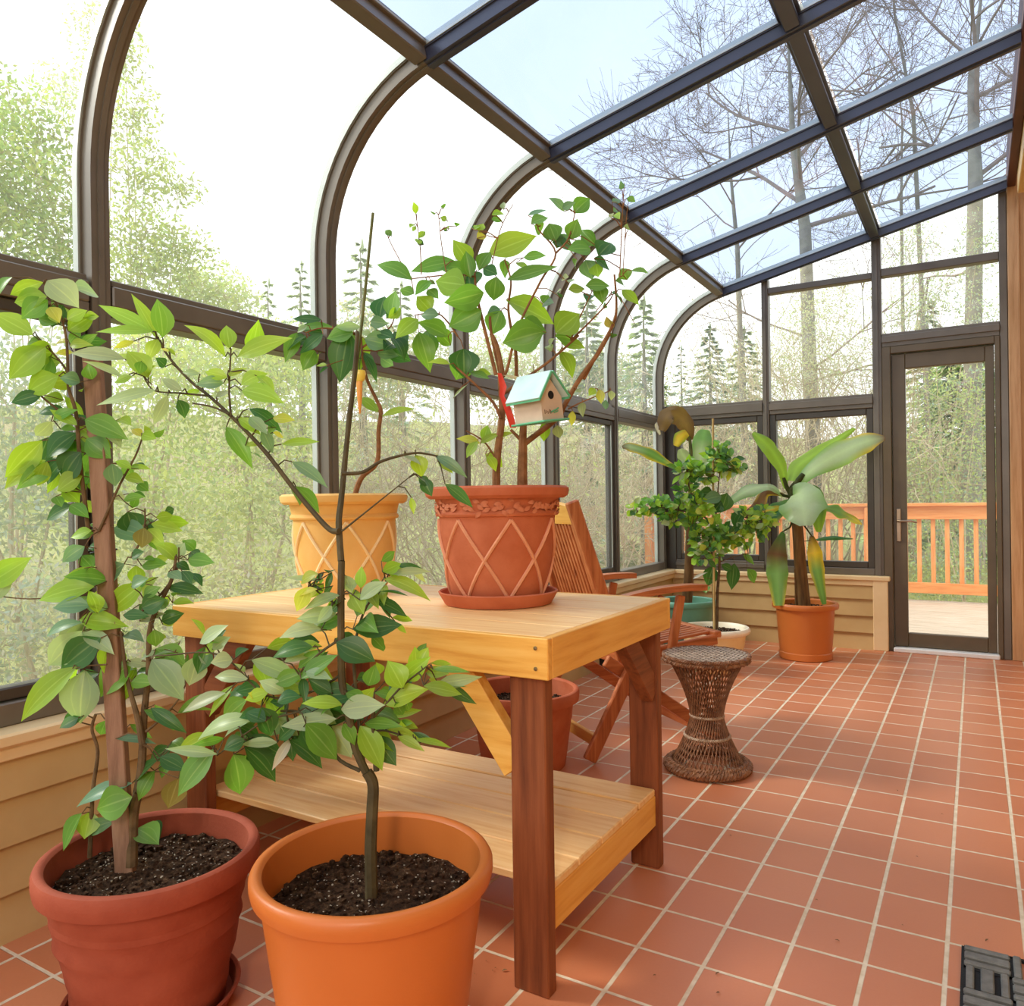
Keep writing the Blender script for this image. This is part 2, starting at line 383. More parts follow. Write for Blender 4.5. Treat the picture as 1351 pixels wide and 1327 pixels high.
for i, y in enumerate(POSTS):
    last = i == len(POSTS) - 1
    ribs = sempty('trim_%d' % (10 + i), (XW, y, ZS))
    for nm, mt_, lo, hi in (('bar', 'bronze', 0, -1), ('rafter', 'bronze_backlit', -2, None)):
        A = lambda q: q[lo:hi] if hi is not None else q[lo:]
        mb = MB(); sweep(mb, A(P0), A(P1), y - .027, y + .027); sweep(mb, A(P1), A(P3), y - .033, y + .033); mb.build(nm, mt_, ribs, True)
        mb = MB(); sweep(mb, A(profile(-.006)), A(P4), y - .008, y + .008); mb.build(nm + '_ridge', mt_, ribs, True)
        mb = MB(); sweep(mb, A(P2), A(P3), y - .037, y - .0332); sweep(mb, A(P2), A(P3), y + .0332, y + .037); mb.build(nm + '_gasket', 'aluminium_edge', ribs, True)
# windows of the long side: each bay is a lower sash and a bent eave light
wn = 1
def zroof(x, off=.0):
    x0, z0 = profile(off)[-2]; return z0 + (x - x0) * SLOPE
for i in range(len(POSTS) - 1):
    a, b = POSTS[i] + .034, POSTS[i + 1] - .034
    w = sempty('window_%d' % wn, (XW, (a + b) / 2, ZS)); wn += 1
    mb = MB(); mb.box((XW - .075, a, ZS), (XW + .004, b, ZS + .06), .004); mb.box((XW - .075, a, ZM0 - .01), (XW - .0, b, ZM0 + .02), .003)
    mb.build('window_frame', 'bronze', w)
    sa, sb, z0, z1, wd = a + .004, b - .004, ZS + .062, ZM0 - .012, .034
    if i not in (2, 6): wd = .0
    X0, X1 = XW - .06, XW - .012
    if wd:
        mb = MB()
        for lo, hi in (((X0, sa, z0), (X1, sa + wd, z1)), ((X0, sb - wd, z0), (X1, sb, z1)), ((X0, sa + wd, z0), (X1, sb - wd, z0 + wd)), ((X0, sa + wd, z1 - wd), (X1, sb - wd, z1))): mb.box(lo, hi, .004)
        mb.build('sash', 'bronze_dark', w)
        mb = MB(); e = .006
        for lo, hi in (((X1 - .002, sa + wd, z0 + wd), (X1 + .002, sa + wd + e, z1 - wd)), ((X1 - .002, sb - wd - e, z0 + wd), (X1 + .002, sb - wd, z1 - wd))): mb.box(lo, hi)
        mb.build('gasket', 'aluminium_edge', w)
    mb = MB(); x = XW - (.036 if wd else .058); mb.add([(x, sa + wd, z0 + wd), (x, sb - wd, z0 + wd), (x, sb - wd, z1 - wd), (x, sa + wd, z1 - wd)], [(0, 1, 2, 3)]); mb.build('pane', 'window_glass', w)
    w2 = sempty('window_%d' % wn, (XW, (a + b) / 2, ZM1)); wn += 1
    mb = MB(); mb.box((XW - .07, a, ZM0 + .02), (XW + .002, b, ZM1 - .02), .004); mb.box((XW - .066, a, ZM1 - .02), (XW - .012, b, ZM1), .003)
    mb.build('rail', 'bronze', w2)
    pg = profile(.058); pg = [p for p in pg if p[1] >= ZM1 - .001][:-1]; vs = []; fs = []
    for (x, z) in pg: vs += [(x, a - .01, z), (x, b + .01, z)]
    for k in range(len(pg) - 1): fs.append((2 * k, 2 * k + 1, 2 * k + 3, 2 * k + 2))
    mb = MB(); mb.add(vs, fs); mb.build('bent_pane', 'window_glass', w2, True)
# roof: purlins and panes between rafters
roof = sempty('ceiling', (1.3, 2.5, 2.9))
XP = 1.50
for i in range(len(POSTS) - 1):
    a, b = POSTS[i] + .029, POSTS[i + 1] - .029
    for xc, wd in ((JX, .055), (XP, .06)):
        mb = MB(); z = zroof(xc); M = Matrix.Translation((xc, 0, z)) @ Matrix.Rotation(-RANG, 4, 'Y')
        mb.box((-wd / 2, a, .004), (wd / 2, b, .06), .004, M); mb.box((-wd / 2 - .014, a, .05), (wd / 2 + .014, b, .072), .003, M); mb.build('purlin', 'bronze' if xc == JX else 'bronze_backlit', roof)
    for xa, xb in ((JX + .03, XP - .04), (XP + .04, XR)):
        mb = MB(); o = .058
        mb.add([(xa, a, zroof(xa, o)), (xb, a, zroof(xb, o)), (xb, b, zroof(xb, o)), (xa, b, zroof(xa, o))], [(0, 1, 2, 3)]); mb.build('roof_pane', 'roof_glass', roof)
# far wall frame
def zin(x):
    "underside of the end rib at x"
    pts = P0
    for (p, q) in zip(pts[1:], pts[2:]):
        if p[0] <= x <= q[0] and q[0] > p[0]: return p[1] + (x - p[0]) / (q[0] - p[0]) * (q[1] - p[1])
    return zroof(x)
fr = sempty('trim_30', (1.1, D, ZS))
VX = [.735, 1.497]                            # upright bars
mb = MB(); mb.box((VX[0] - .024, D - .03, ZS), (VX[0] + .024, D + .05, zroof(VX[0]) + .03), .004); mb.box((VX[0] - .008, D - .04, ZS), (VX[0] + .008, D - .03, zroof(VX[0]))); mb.build('upright', 'bronze', fr)
mb = MB(); mb.box((VX[1] - .03, D - .03, ZS), (VX[1] + .03, D + .05, zroof(VX[1]) + .03), .004); mb.box((VX[1] - .008, D - .04, ZS), (VX[1] + .008, D - .03, zroof(VX[1]))); mb.build('upright', 'bronze', fr)
mb = MB(); mb.box((XR - .045, D - .03, 0), (XR, D + .05, zroof(XR) + .02), .004); mb.build('upright', 'bronze', fr)
mb = MB(); mb.box((XW - .03, D - .03, ZS), (XW + .075, D + .05, 1.82), .004); mb.build('upright', 'bronze_dark', fr)
def hbar(x0, x1, z0, z1, d=.0): 
    mb = MB(); mb.box((x0, D - .028 - d, z0), (x1, D + .05, z1), .004)
    if z1 - z0 > .07: mb.box((x0, D - .04 - d, z0 + .03), (x1, D - .028 - d, z1 - .02), .003)
    mb.build('crossbar', 'bronze', fr)
hbar(XW + .07, VX[0] - .024, 1.70, 1.815); hbar(VX[0] + .024, VX[1] - .03, 1.70, 1.80)
hbar(VX[0] + .024, VX[1] - .03, 2.605, 2.65); hbar(VX[1] + .03, XR - .045, 2.61, 2.665); hbar(VX[1] + .03, XR - .045, 2.115, 2.21)
hbar(XW + .07, VX[0] - .024, ZS, .60); hbar(VX[0] + .024, VX[1] - .03, ZS, .57)
# panes of the far wall
def endpane(pts, name='pane', mat='window_glass', sash=None):
    global wn
    w = sempty('window_%d' % wn, (sum(p[0] for p in pts) / len(pts), D, min(p[1] for p in pts))); wn += 1
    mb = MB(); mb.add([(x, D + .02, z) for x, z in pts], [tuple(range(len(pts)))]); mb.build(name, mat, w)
    if sash:
        x0, x1, z0, z1 = sash; wd = .045; mb = MB()
        for lo, hi in (((x0, z0), (x0 + wd, z1)), ((x1 - wd, z0), (x1, z1)), ((x0 + wd, z0), (x1 - wd, z0 + wd)), ((x0 + wd, z1 - wd), (x1 - wd, z1))): mb.box((lo[0], D - .02, lo[1]), (hi[0], D + .045, hi[1]), .004)
        mb.build('sash', 'bronze_dark', w)
xa, xb = XW + .07, VX[0] - .02
endpane([(xa, .60), (xb, .60), (xb, 1.70), (xa, 1.70)], sash=(xa, xb - .004, .60, 1.70))
xa2, xb2 = VX[0] + .02, VX[1] - .03
endpane([(xa2, .57), (xb2, .57), (xb2, 1.70), (xa2, 1.70)], sash=(xa2 + .004, xb2, .57, 1.70))
arc = [(x, z + .02) for x, z in P0 if z >= 2.0 and x < xb]
endpane([(XW, 1.81), (xb, 1.81), (xb, zroof(xb) + .02)] + list(reversed(arc)))
endpane([(xa2, 1.80), (xb2, 1.80), (xb2, 2.61), (xa2, 2.61)])
endpane([(xa2, 2.645), (xb2, 2.645), (xb2, zroof(xb2) + .02), (xa2, zroof(xa2) + .02)])
x4, x5 = VX[1] + .025, XR - .04
endpane([(x4, 2.21), (x5, 2.21), (x5, 2.615), (x4, 2.615)]); endpane([(x4, 2.66), (x5, 2.66), (x5, zroof(x5) + .02), (x4, zroof(x4) + .02)])
# door
dr = sempty('door_1', (1.9, D, 0)); dx0, dx1 = VX[1] + .03, XR - .045
mb = MB(); mb.box((dx0, D - .035, 0), (dx0 + .055, D + .05, 2.115), .004); mb.box((dx1 - .03, D - .035, 0), (dx1, D + .05, 2.115), .004); mb.box((dx0 + .055, D - .035, 2.065), (dx1 - .03, D + .05, 2.115), .004); mb.build('door_frame', 'bronze_door', dr)
gx0, gx1, gz0, gz1 = 1.67, 2.14, .13, 1.958
lx0, lx1 = dx0 + .058, dx1 - .033
mb = MB()
for lo, hi in (((lx0, .035), (gx0, 2.06)), ((gx1, .035), (lx1, 2.06)), ((gx0, .035), (gx1, gz0)), ((gx0, gz1), (gx1, 2.06))): mb.box((lo[0], D - .012, lo[1]), (hi[0], D + .04, hi[1]), .004)
leafd = mb.build('door_leaf', 'bronze_door', dr)
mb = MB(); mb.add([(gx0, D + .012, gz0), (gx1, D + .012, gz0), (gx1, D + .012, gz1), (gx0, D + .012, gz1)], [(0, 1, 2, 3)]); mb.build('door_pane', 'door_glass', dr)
mb = MB(); mb.box((dx0 + .055, D - .07, 0), (dx1 - .02, D + .04, .032), .006); mb.build('threshold', 'white_trim', dr)
mb = MB(); mb.box((1.604, D - .024, .76), (1.634, D - .011, .99), .004); hp = mb.build('handle_plate', 'handle_metal', leafd)
mb = MB(); mb.tube([(1.619, D - .02, .905), (1.619, D - .06, .905), (1.635, D - .066, .905), (1.70, D - .064, .905), (1.735, D - .06, .893)], [.009, .009, .009, .008, .006], 10); h_ = mb.build('handle', 'handle_metal', leafd, True)
# house side
mb = MB(); mb.box((2.60, Y0, -.05), (2.72, D + .06, 3.3)); struct(mb.build('wall_right', 'siding'))
mb = MB(); mb.box((XR + .002, D - .04, 0), (2.62, D + .06, 3.2), .004); mb.box((XR + .055, D - .05, 0), (XR + .065, D - .038, 3.0)); struct(mb.build('trim_31', 'house_trim'))
mb = MB(); mb.box((XR + .002, Y0, 3.06), (XR + .05, D - .045, 3.30), .004); struct(mb.build('trim_32', 'ledger'))
mb = MB(); mb.box((XR + .05, Y0, 2.93), (2.60, 5.70, 3.32), .004); struct(mb.build('trim_33', 'fascia'))

# ================================================================== WORKBENCH
TZ = .785
tb = thing('potting_table', 'yellow pine potting bench with brown legs and a slatted lower shelf', 'table', (.68, 1.82, 0), rotz=0)
tx0, tx1, ty0, ty1 = .04, 1.30, 1.437, 2.20
mb = MB(); n = 5; pw = (ty1 - ty0 - .04) / n
for i in range(n): mb.box((tx0 + .02, ty0 + .02 + i * pw + .0007, TZ - .02), (tx1 - .02, ty0 + .02 + (i + 1) * pw - .0007, TZ), .002)
mb.build('tabletop', 'pale_pine_x', tb)
mb = MB(); mb.box((tx0, ty0, TZ - .089), (tx1, ty0 + .02, TZ), .002); apr = mb.build('apron', 'pine_x', tb)
mb = MB(); mb.box((tx0, ty1 - .02, TZ - .089), (tx1, ty1, TZ), .002); mb.build('apron', 'pine_x', tb)
mb = MB(); mb.box((tx1 - .02, ty0 + .0205, TZ - .089), (tx1, ty1 - .0205, TZ), .002); mb.build('apron', 'pine_y', tb)
mb = MB(); mb.box((tx0, ty0 + .0205, TZ - .089), (tx0 + .02, ty1 - .0205, TZ), .002); mb.build('apron', 'pine_y', tb)
for lx in (tx0 + .022, tx1 - .022 - .088):
    for ly in (ty0 + .023, ty1 - .023 - .038):
        mb = MB(); mb.box((lx, ly, 0), (lx + .088, ly + .038, TZ - .0205), .003); mb.build('leg', 'cedar_z', tb)
SZ = .235
mb = MB(); yb = [ty0 + .065, ty0 + .195, ty0 + .325, ty0 + .455, ty0 + .575, ty1 - .065]
for i in range(5):
    yy0, yy1 = yb[i] + .002, yb[i + 1] - (.002 if i != 3 else .010); mb.box((tx0 + .06, yy0, SZ - .02), (tx1 - .03, yy1, SZ), .003)
mb.build('shelf', 'pale_pine_x', tb)
for lx in (tx0 + .03, tx1 - .068):
    mb = MB(); mb.box((lx, ty0 + .062, SZ - .11), (lx + .038, ty1 - .062, SZ - .0205), .003); mb.build('stretcher', 'pine_y', tb)
def brace(a, b, w, h, mat): mb = MB(); mb.beam(a, b, w, h, .002); mb.build('brace', mat, tb)
brace((tx1 - .30, ty0 + .042, TZ - .03), (tx1 - .10, ty0 + .042, TZ - .30), .036, .07, 'pine_x')
brace((tx0 + .30, ty0 + .042, TZ - .03), (tx0 + .10, ty0 + .042, TZ - .30), .036, .07, 'cedar_x')
brace((tx1 - .046, ty1 - .28, TZ - .05), (tx1 - .046, ty1 - .055, TZ - .27), .036, .07, 'cedar_y')
brace((tx0 + .046, ty1 - .28, TZ - .05), (tx0 + .046, ty1 - .055, TZ - .27), .036, .07, 'cedar_y')
for zz in (TZ - .022, TZ - .066):
    mb = MB(); mb.lathe([(.0, 0), (.0045, 0), (.0045, .002), (.0, .003)], n=10); 
    for k in range(len(mb.v)): x, y, z = mb.v[k]; mb.v[k] = (tx1 - .03 + x, ty0 + .0005 - z, zz + y)
    mb.build('screw', 'screw_metal', apr)

# ================================================================== POTS
def potprof(R, h, rb, rim_h=.035, rim_out=.012, wall=.012, soil_d=.05):
    "outer base -> outer wall -> rolled rim -> inner wall down to the soil"
    rw = R - rim_out
    pr = [(rb * .97, 0), (rb, .006)]
    for t in (.25, .5, .75, 1): pr.append((rb + (rw - .004 - rb) * t, .006 + (h - rim_h - .006) * t))
    pr += [(R - .003, h - rim_h + .003), (R, h - rim_h * .6), (R, h - rim_h * .25), (R - .004, h - .003), (R - .010, h), (R - .018, h - .001), (R - .024, h - .007)]
    ri = R - .026; pr += [(ri, h - rim_h), (ri - .004, h - soil_d - .03), (ri - .006, h - soil_d - .06)]
    return pr, ri - .003
def soil(mb, R, ctr, z, seed=0):
    random.seed(seed); vs = [(ctr[0], ctr[1], ctr[2] + z + .008)]; fs = []; rings, n = 9, 40
    for i in range(1, rings + 1):
        for k in range(n):
            t = 2 * math.pi * k / n; r = R * i / rings
            vs.append((ctr[0] + r * math.cos(t), ctr[1] + r * math.sin(t), ctr[2] + z + rnd(-.004, .007) + .008 * (1 - i / rings)))
    for k in range(n): fs.append((0, 1 + k, 1 + (k + 1) % n))
    for i in range(rings - 1):
        for k in range(n): fs.append((1 + i * n + k, 1 + i * n + (k + 1) % n, 1 + (i + 1) * n + (k + 1) % n, 1 + (i + 1) * n + k))
    mb.add(vs, fs)
    for i in range(420):
        t = rnd(0, 6.28); r = R * math.sqrt(R_()) * .95; p = Vector((ctr[0] + r * math.cos(t), ctr[1] + r * math.sin(t), ctr[2] + z + .008)); s = rnd(.002, .006)
        mb.box((p.x - s, p.y - s, p.z - s), (p.x + s, p.y + s * .8, p.z + s * .7), 0)
def lattice_pot(parent, ctr, R, h, rb, m1, m2, band):
    "flared pot with a raised criss-cross of ropes and a leafy band under the rim"
    x, y, z = ctr
    hb = h * .74
    def rad(t): return rb + (R * .80 - rb) * (math.sin(t * math.pi / 2) ** .75)     # bowl, t 0..1 up to band
    pr = [(rb * .98, 0), (rb, .004)] + [(rad(t), .004 + (hb - .004) * t) for t in (.1, .2, .35, .5, .65, .8, .92, 1)]
    pr += [(rad(1) + .009, hb + .002), (rad(1) + .012, hb + .008), (rad(1) + .009, hb + .014), (rad(1) + .004, hb + .02), (R * .86, hb + (h - hb) * .62), (R * .88, hb + (h - hb) * .68), (R * .93, h - .034), (R * .985, h - .026), (R, h - .014), (R, h - .006), (R - .008, h), (R - .02, h - .002), (R - .028, h - .02), (R * .80, h - .09), (R * .78, h - .11)]
    mb = MB(); mb.lathe(pr, ctr, 72); parent = mb.build('pot', m1, parent, True)
    mb = MB(); N = 7
    for k in range(N):
        for sgn in (1, -1):
            pts = []
            for i in range(13):
                t = i / 12; a = 2 * math.pi * (k + .12) / N + sgn * t * 2 * math.pi / N * 1.0; r = rad(.03 + .95 * t) + .002
                pts.append((x + r * math.cos(a), y + r * math.sin(a), z + .012 + (hb - .02) * t))
            mb.tube(pts, .0052, 6)
    mb.build('rope_lattice', m2, parent, True)
    if band:
        mb = MB(); random.seed(3); zb = hb + (h - hb) * .34
        for k in range(34):
            a = 2 * math.pi * k / 34; r = R * .845
            for j in range(4):
                aa = a + rnd(-.05, .05); zz = zb + rnd(-.016, .016); b = Vector((x + r * math.cos(aa), y + r * math.sin(aa), z + zz)); dn = rnd(-.9, .9) + (3.14 if j % 2 else 0)
                tdir = Vector((-math.sin(aa), math.cos(aa), 0)) * math.cos(dn) + Vector((0, 0, 1)) * math.sin(dn)
                mb.leaf(b, b + tdir * .026, .012, Vector((math.cos(aa), math.sin(aa), 0)), (1, 1, 1), .05, .16)
        mb.build('leaf_band', 'terracotta_relief', parent, True)
    return h - .07, R * .79

TONE = {'b': (.34, .55, .055), 'y': (.62, .66, .10), 'm': (.16, .36, .055), 'd': (.06, .18, .045), 'l': (.40, .53, .30), 'u': (.17, .33, .19), 'o': (.36, .30, .09), 'w': (.62, .60, .50)}  # leaf colours; backlit brightness and whitish sheen are put into some
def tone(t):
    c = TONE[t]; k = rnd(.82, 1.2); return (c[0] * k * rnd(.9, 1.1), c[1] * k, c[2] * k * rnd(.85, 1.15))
CROP = {}
def crop(name, ox, oy, f): CROP[name] = (ox, oy, f)
crop('E', 220, 740, 3.217); crop('F', 160, 380, 4.147); crop('J', 380, 380, 5.104); crop('K', 480, 230, 3.555); crop('H', 0, 340, 3.685)
crop('G', 0, 600, 3.6875); crop('M', 60, 700, 3.016); crop('B', 560, 440, 4.222); crop('Q', 380, 600, 3.3775); crop('N', 960, 550, 4.74); crop('O', 820, 530, 5.306)
def px(c, x, y): ox, oy, f = CROP[c]; return ox + x / f, oy + y / f
class Plant:
    def __init__(s, root, d): s.root = root; s.d = d; s.st = MB(); s.lf = MB(); s.samples = []; s.n = 0
    def stem(s, pts, r0, r1, dd=0, n=8):
        "pts: 3-D points"
        P = []
        for i in range(len(pts) - 1):               # Catmull-Rom
            p0, p1, p2, p3 = pts[max(i - 1, 0)], pts[i], pts[i + 1], pts[min(i + 2, len(pts) - 1)]
            for k in range(5):
                t = k / 5; P.append(.5 * ((2 * p1) + (p2 - p0) * t + (2 * p0 - 5 * p1 + 4 * p2 - p3) * t * t + (3 * p1 - p0 - 3 * p2 + p3) * t ** 3))
        P.append(pts[-1]); rr = [r0 + (r1 - r0) * i / (len(P) - 1) for i in range(len(P))]
        s.st.tube(P, rr, n); s.samples += P; return P
    def sp(s, c, pts, r0, r1, d0=0, d1=0):
        q = []
        for i, (x, y) in enumerate(pts):
            u, v = px(c, x, y) if c else (x, y); q.append(at(u, v, s.d + d0 + (d1 - d0) * i / max(1, len(pts) - 1)))
        return s.stem(q, r0, r1)
    def near(s, p): return min(s.samples, key=lambda q: (q - p).length_squared) if s.samples else None
    def leaves(s, c, rows, dj=.035, d0=0.0, wk=1.16, extra=.0):
        for (x0, y0, x1, y1, w, t) in rows:
            if c: u0, v0 = px(c, x0, y0); u1, v1 = px(c, x1, y1); w = w / CROP[c][2]
            else: u0, v0, u1, v1 = x0, y0, x1, y1
            b0 = at(u0, v0, s.d + d0); q = s.near(b0); db = s.d + d0
            if q is not None and (q - b0).length < .15: db = depth(q) * .6 + db * .4
            b = at(u0, v0, db + rnd(-dj, dj)); tp = at(u1, v1, depth(b) + rnd(-dj, dj) * .8)
            W = w * s.d / FPX * wk
            view = (CAM - b).normalized(); nrm = view * rnd(.6, 1.0) + Vector((0, 0, 1)) * rnd(.2, .7) + Vector((rnd(-1, 1), rnd(-1, 1), rnd(-1, 1))) * .3
            s.lf.leaf(b, tp, W, nrm, tone(t), rnd(.06, .2), rnd(.0, .12)); s.n += 1
            for _e in range(int(extra + R_())):
                a = (tp - b); a2 = a + Vector((rnd(-1, 1), rnd(-1, 1), rnd(-1, 1))) * a.length * .8; b2 = b + CF * rnd(.02, .07) + Vector((rnd(-1, 1), rnd(-1, 1), rnd(-1, 1))) * .018
                s.lf.leaf(b2, b2 + a2.normalized() * a.length * rnd(.6, .9), W * rnd(.7, .95), nrm + Vector((rnd(-1, 1), rnd(-1, 1), rnd(-1, 1))) * .5, tone(random.choice('dmb' + t)), rnd(.06, .2), rnd(0, .12)); s.st.tube([b, b2], [.0012, .001], 4)
            if q is not None:
                L = (b - q).length
                if .004 < L < .16: mid = (b + q) / 2 + Vector((0, 0, .008)); s.st.tube([q, mid, b], [.0017, .0014, .0011], 5)
    def done(s, trunk='bark', leafname='foliage', leafmat='leaf'):
        a = s.st.build('stems', trunk, s.root, True); b = s.lf.build(leafname, leafmat, s.root, True); return a, b

# --- front centre: big orange pot with a camphor-like shrub
FP = (1.075, 1.135)
fp = thing('potted_shrub', 'smooth orange pot before the table holding a slender shrub with tall whippy stems', 'potted plant', (FP[0], FP[1], 0), 'potted plants in the sunroom')
pr, ri = potprof(.23, .395, .165, .04, .014, .012, .075); mb = MB(); mb.lathe(pr, (FP[0], FP[1], 0), 80); mb.build('pot', 'orange_plastic', fp, True)
mb = MB(); soil(mb, ri, (FP[0], FP[1], 0), .395 - .085, 1); mb.build('soil', 'soil', fp)
random.seed(11)
p = Plant(fp, depth((FP[0], FP[1], .5)))
TR = [(490, 1186), (490, 1168), (489, 1120), (491, 1070), (492, 1035), (484, 1018)]
p.sp(None, TR, .0125, .0105); 
p.sp('E', [(845, 895), (800, 790), (770, 640), (745, 520), (740, 350), (740, 100), (742, 0)], .008, .0065)
p.sp(None, [(450, 740), (447, 690), (450, 660), (455, 610)], .0065, .0055, 0, .05)
p.sp('J', [(380, 1190), (400, 1000), (410, 870), (440, 640), (465, 330), (462, 300)], .0055, .0035, .05, .08)
p.sp('E', [(890, 890), (885, 830), (875, 700), (880, 600)], .006, .003); p.sp('E', [(820, 890), (720, 830), (690, 700), (560, 640), (430, 640)], .004, .002, 0, .04)
p.sp('E', [(840, 880), (825, 780), (800, 520), (795, 400), (810, 300), (850, 190), (930, 90)], .004, .002, 0, .05)
p.sp('E', [(860, 680), (920, 620), (1000, 530), (1100, 450)], .003, .0015); p.sp('E', [(870, 730), (930, 720), (1080, 770)], .0025, .0015)
p.sp('E', [(740, 330), (650, 390), (560, 480)], .003, .0015); p.sp('E', [(745, 480), (600, 560), (420, 570), (230, 400), (0, 400), (-70, 405)], .0026, .0012, 0, .06)
p.sp('E', [(560, 640), (400, 690), (215, 825)], .002, .0012); p.sp('E', [(740, 200), (640, 130), (600, 90)], .002, .001)
whip = [(447, 690), (435, 676), (413, 676 - 0)]
p.sp('F', [(1190, 1330), (1140, 1320), (1050, 1225), (930, 1080), (800, 910), (690, 790), (590, 690), (480, 590), (380, 510), (270, 390), (190, 265)], .006, .0022, 0, .1)
p.sp('F', [(590, 690), (500, 650), (390, 630)], .0025, .0015, .05, .06); p.sp('F', [(600, 700), (590, 550), (600, 340)], .0025, .0015, .05, .05)
p.sp('F', [(480, 590), (330, 575), (180, 560), (120, 480)], .0022, .0012, .07, .08)
p.sp('J', [(360, 1250), (500, 1240), (620, 1170), (770, 1125), (880, 1110), (1000, 1130)], .004, .0018, 0, .06)
p.sp('Q', [(240, 340), (390, 220), (540, 100)], .002, .001, 0, .03)
E_ = [(720, 670, 480, 700, 60, 'l'), (380, 670, 110, 750, 70, 'l'), (215, 820, -10, 795, 36, 'l'), (200, 800, 40, 1000, 90, 'm'), (285, 820, 315, 995, 100, 'm'), (340, 590, 235, 680, 85, 'm'), (470, 770, 310, 780, 40, 'l'),
 (330, 790, 470, 935, 85, 'd'), (530, 750, 445, 890, 34, 'w'), (520, 760, 665, 875, 75, 'd'), (590, 690, 725, 845, 100, 'm'), (700, 700, 785, 835, 95, 'l'), (750, 690, 800, 780, 50, 'm'), (820, 700, 918, 890, 85, 'b'), (880, 740, 975, 870, 75, 'd'),
 (930, 720, 1080, 755, 40, 'b'), (980, 745, 1095, 805, 34, 'b'), (1050, 760, 1215, 790, 28, 'b'), (840, 690, 1000, 700, 44, 'm'), (740, 630, 925, 610, 80, 'l'), (920, 605, 1110, 540, 80, 'b'), (1090, 530, 1255, 565, 64, 'b'), (1130, 460, 1290, 470, 28, 'm'),
 (1150, 520, 1335, 492, 46, 'l'), (1000, 540, 938, 420, 85, 'b'), (1010, 500, 1115, 410, 66, 'b'), (1070, 440, 1110, 365, 44, 'b'), (745, 610, 570, 600, 52, 'b'), (590, 555, 440, 540, 44, 'b'), (640, 575, 830, 560, 85, 'd'), (720, 345, 885, 425, 95, 'd'),
 (790, 290, 1000, 270, 95, 'd'), (870, 320, 925, 378, 44, 'm'), (570, 500, 725, 395, 64, 'm'), (360, 420, 570, 505, 70, 'l'), (345, 500, 195, 488, 44, 'l'), (620, 365, 440, 405, 66, 'd'), (655, 290, 475, 318, 58, 'l'), (720, 225, 550, 245, 60, 'l'),
 (735, 145, 580, 205, 54, 'l'), (650, 80, 500, 70, 24, 'l'), (600, 110, 550, 215, 54, 'y'), (645, 55, 560, 95, 44, 'y'), (755, 60, 785, 145, 46, 'l'), (820, 165, 935, 85, 56, 'l'), (920, 75, 1122, 158, 56, 'b'), (950, 55, 1125, 42, 34, 'l'),
 (915, 45, 995, 10, 44, 'b'), (880, 165, 1025, 235, 50, 'd'), (955, 240, 1048, 252, 28, 'b'), (790, 145, 835, 225, 64, 'b'), (855, 530, 885, 440, 60, 'm'), (400, 620, 445, 745, 75, 'd'), (470, 600, 570, 570, 64, 'd'), (510, 640, 440, 745, 64, 'u'),
 (560, 640, 660, 610, 56, 'u'), (420, 600, 345, 560, 54, 'y'), (250, 560, 60, 640, 56, 'l'), (140, 350, 258, 270, 56, 'l'), (195, 375, 270, 320, 46, 'l'), (280, 420, 185, 432, 60, 'l'), (880, 560, 1000, 605, 44, 'm'), (970, 600, 1005, 655, 44, 'm'),
 (560, 740, 470, 660, 54, 'l'), (500, 560, 390, 505, 50, 'l'), (460, 520, 590, 470, 60, 'm'), (620, 640, 720, 690, 60, 'l'), (420, 680, 330, 640, 56, 'd'), (300, 700, 400, 760, 50, 'd'), (560, 690, 470, 760, 60, 'd'), (700, 560, 600, 500, 54, 'd'), (800, 590, 900, 640, 50, 'u'),
 (330, 760, 240, 800, 60, 'd'), (430, 560, 330, 590, 50, 'b'), (590, 470, 700, 500, 44, 'l'), (500, 430, 610, 400, 50, 'l'), (760, 560, 850, 600, 56, 'm'), (640, 120, 540, 150, 30, 'y'), (850, 130, 900, 200, 44, 'b'), (870, 110, 930, 140, 44, 'b'), (700, 190, 640, 260, 36, 'l')]
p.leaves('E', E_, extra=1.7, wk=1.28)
F_ = [(570, 375, 350, 185, 80, 'b'), (592, 330, 575, 200, 80, 'b'), (635, 378, 930, 265, 100, 'b'), (580, 490, 455, 455, 62, 'b'), (655, 530, 800, 460, 84, 'b'), (660, 560, 890, 622, 105, 'b'), (740, 480, 845, 580, 60, 'b'), (560, 520, 405, 525, 66, 'u'),
 (430, 470, 330, 460, 34, 'l'), (830, 710, 950, 722, 54, 'y'), (700, 660, 885, 785, 70, 'd'), (700, 705, 800, 800, 64, 'l'), (640, 715, 765, 800, 64, 'b'), (575, 760, 720, 985, 90, 'm'), (770, 770, 830, 905, 60, 'u'), (680, 860, 785, 850, 28, 'b'),
 (875, 855, 1085, 838, 60, 'b'), (935, 950, 1132, 1088, 75, 'u'), (955, 1085, 1088, 1232, 85, 'm'), (310, 610, 352, 712, 72, 'd'), (255, 588, 175, 745, 60, 'l'), (190, 558, -140, 640, 78, 'l'), (335, 565, 215, 490, 50, 'l'), (430, 560, 340, 585, 34, 'b'),
 (190, 270, 55, 25, 72, 'b'), (225, 270, 200, 55, 115, 'm'), (175, 235, -130, 88, 78, 'b'), (170, 240, -145, 235, 64, 'b'), (200, 280, 145, 395, 74, 'b'), (70, 290, -45, 330, 40, 'y'), (150, 490, 30, 335, 118, 'b'), (240, 430, 190, 380, 54, 'd'), (10, 490, -215, 392, 56, 'l'),
 (20, 390, -285, 350, 84, 'l'), (120, 480, 190, 420, 50, 'b'), (110, 400, 100, 470, 60, 'm'), (60, 480, -40, 520, 44, 'b'), (580, 480, 690, 440, 44, 'b'), (520, 600, 600, 560, 50, 'l'), (830, 790, 890, 820, 34, 'y'), (250, 330, 300, 370, 26, 'b'), (260, 350, 220, 330, 24, 'y')]
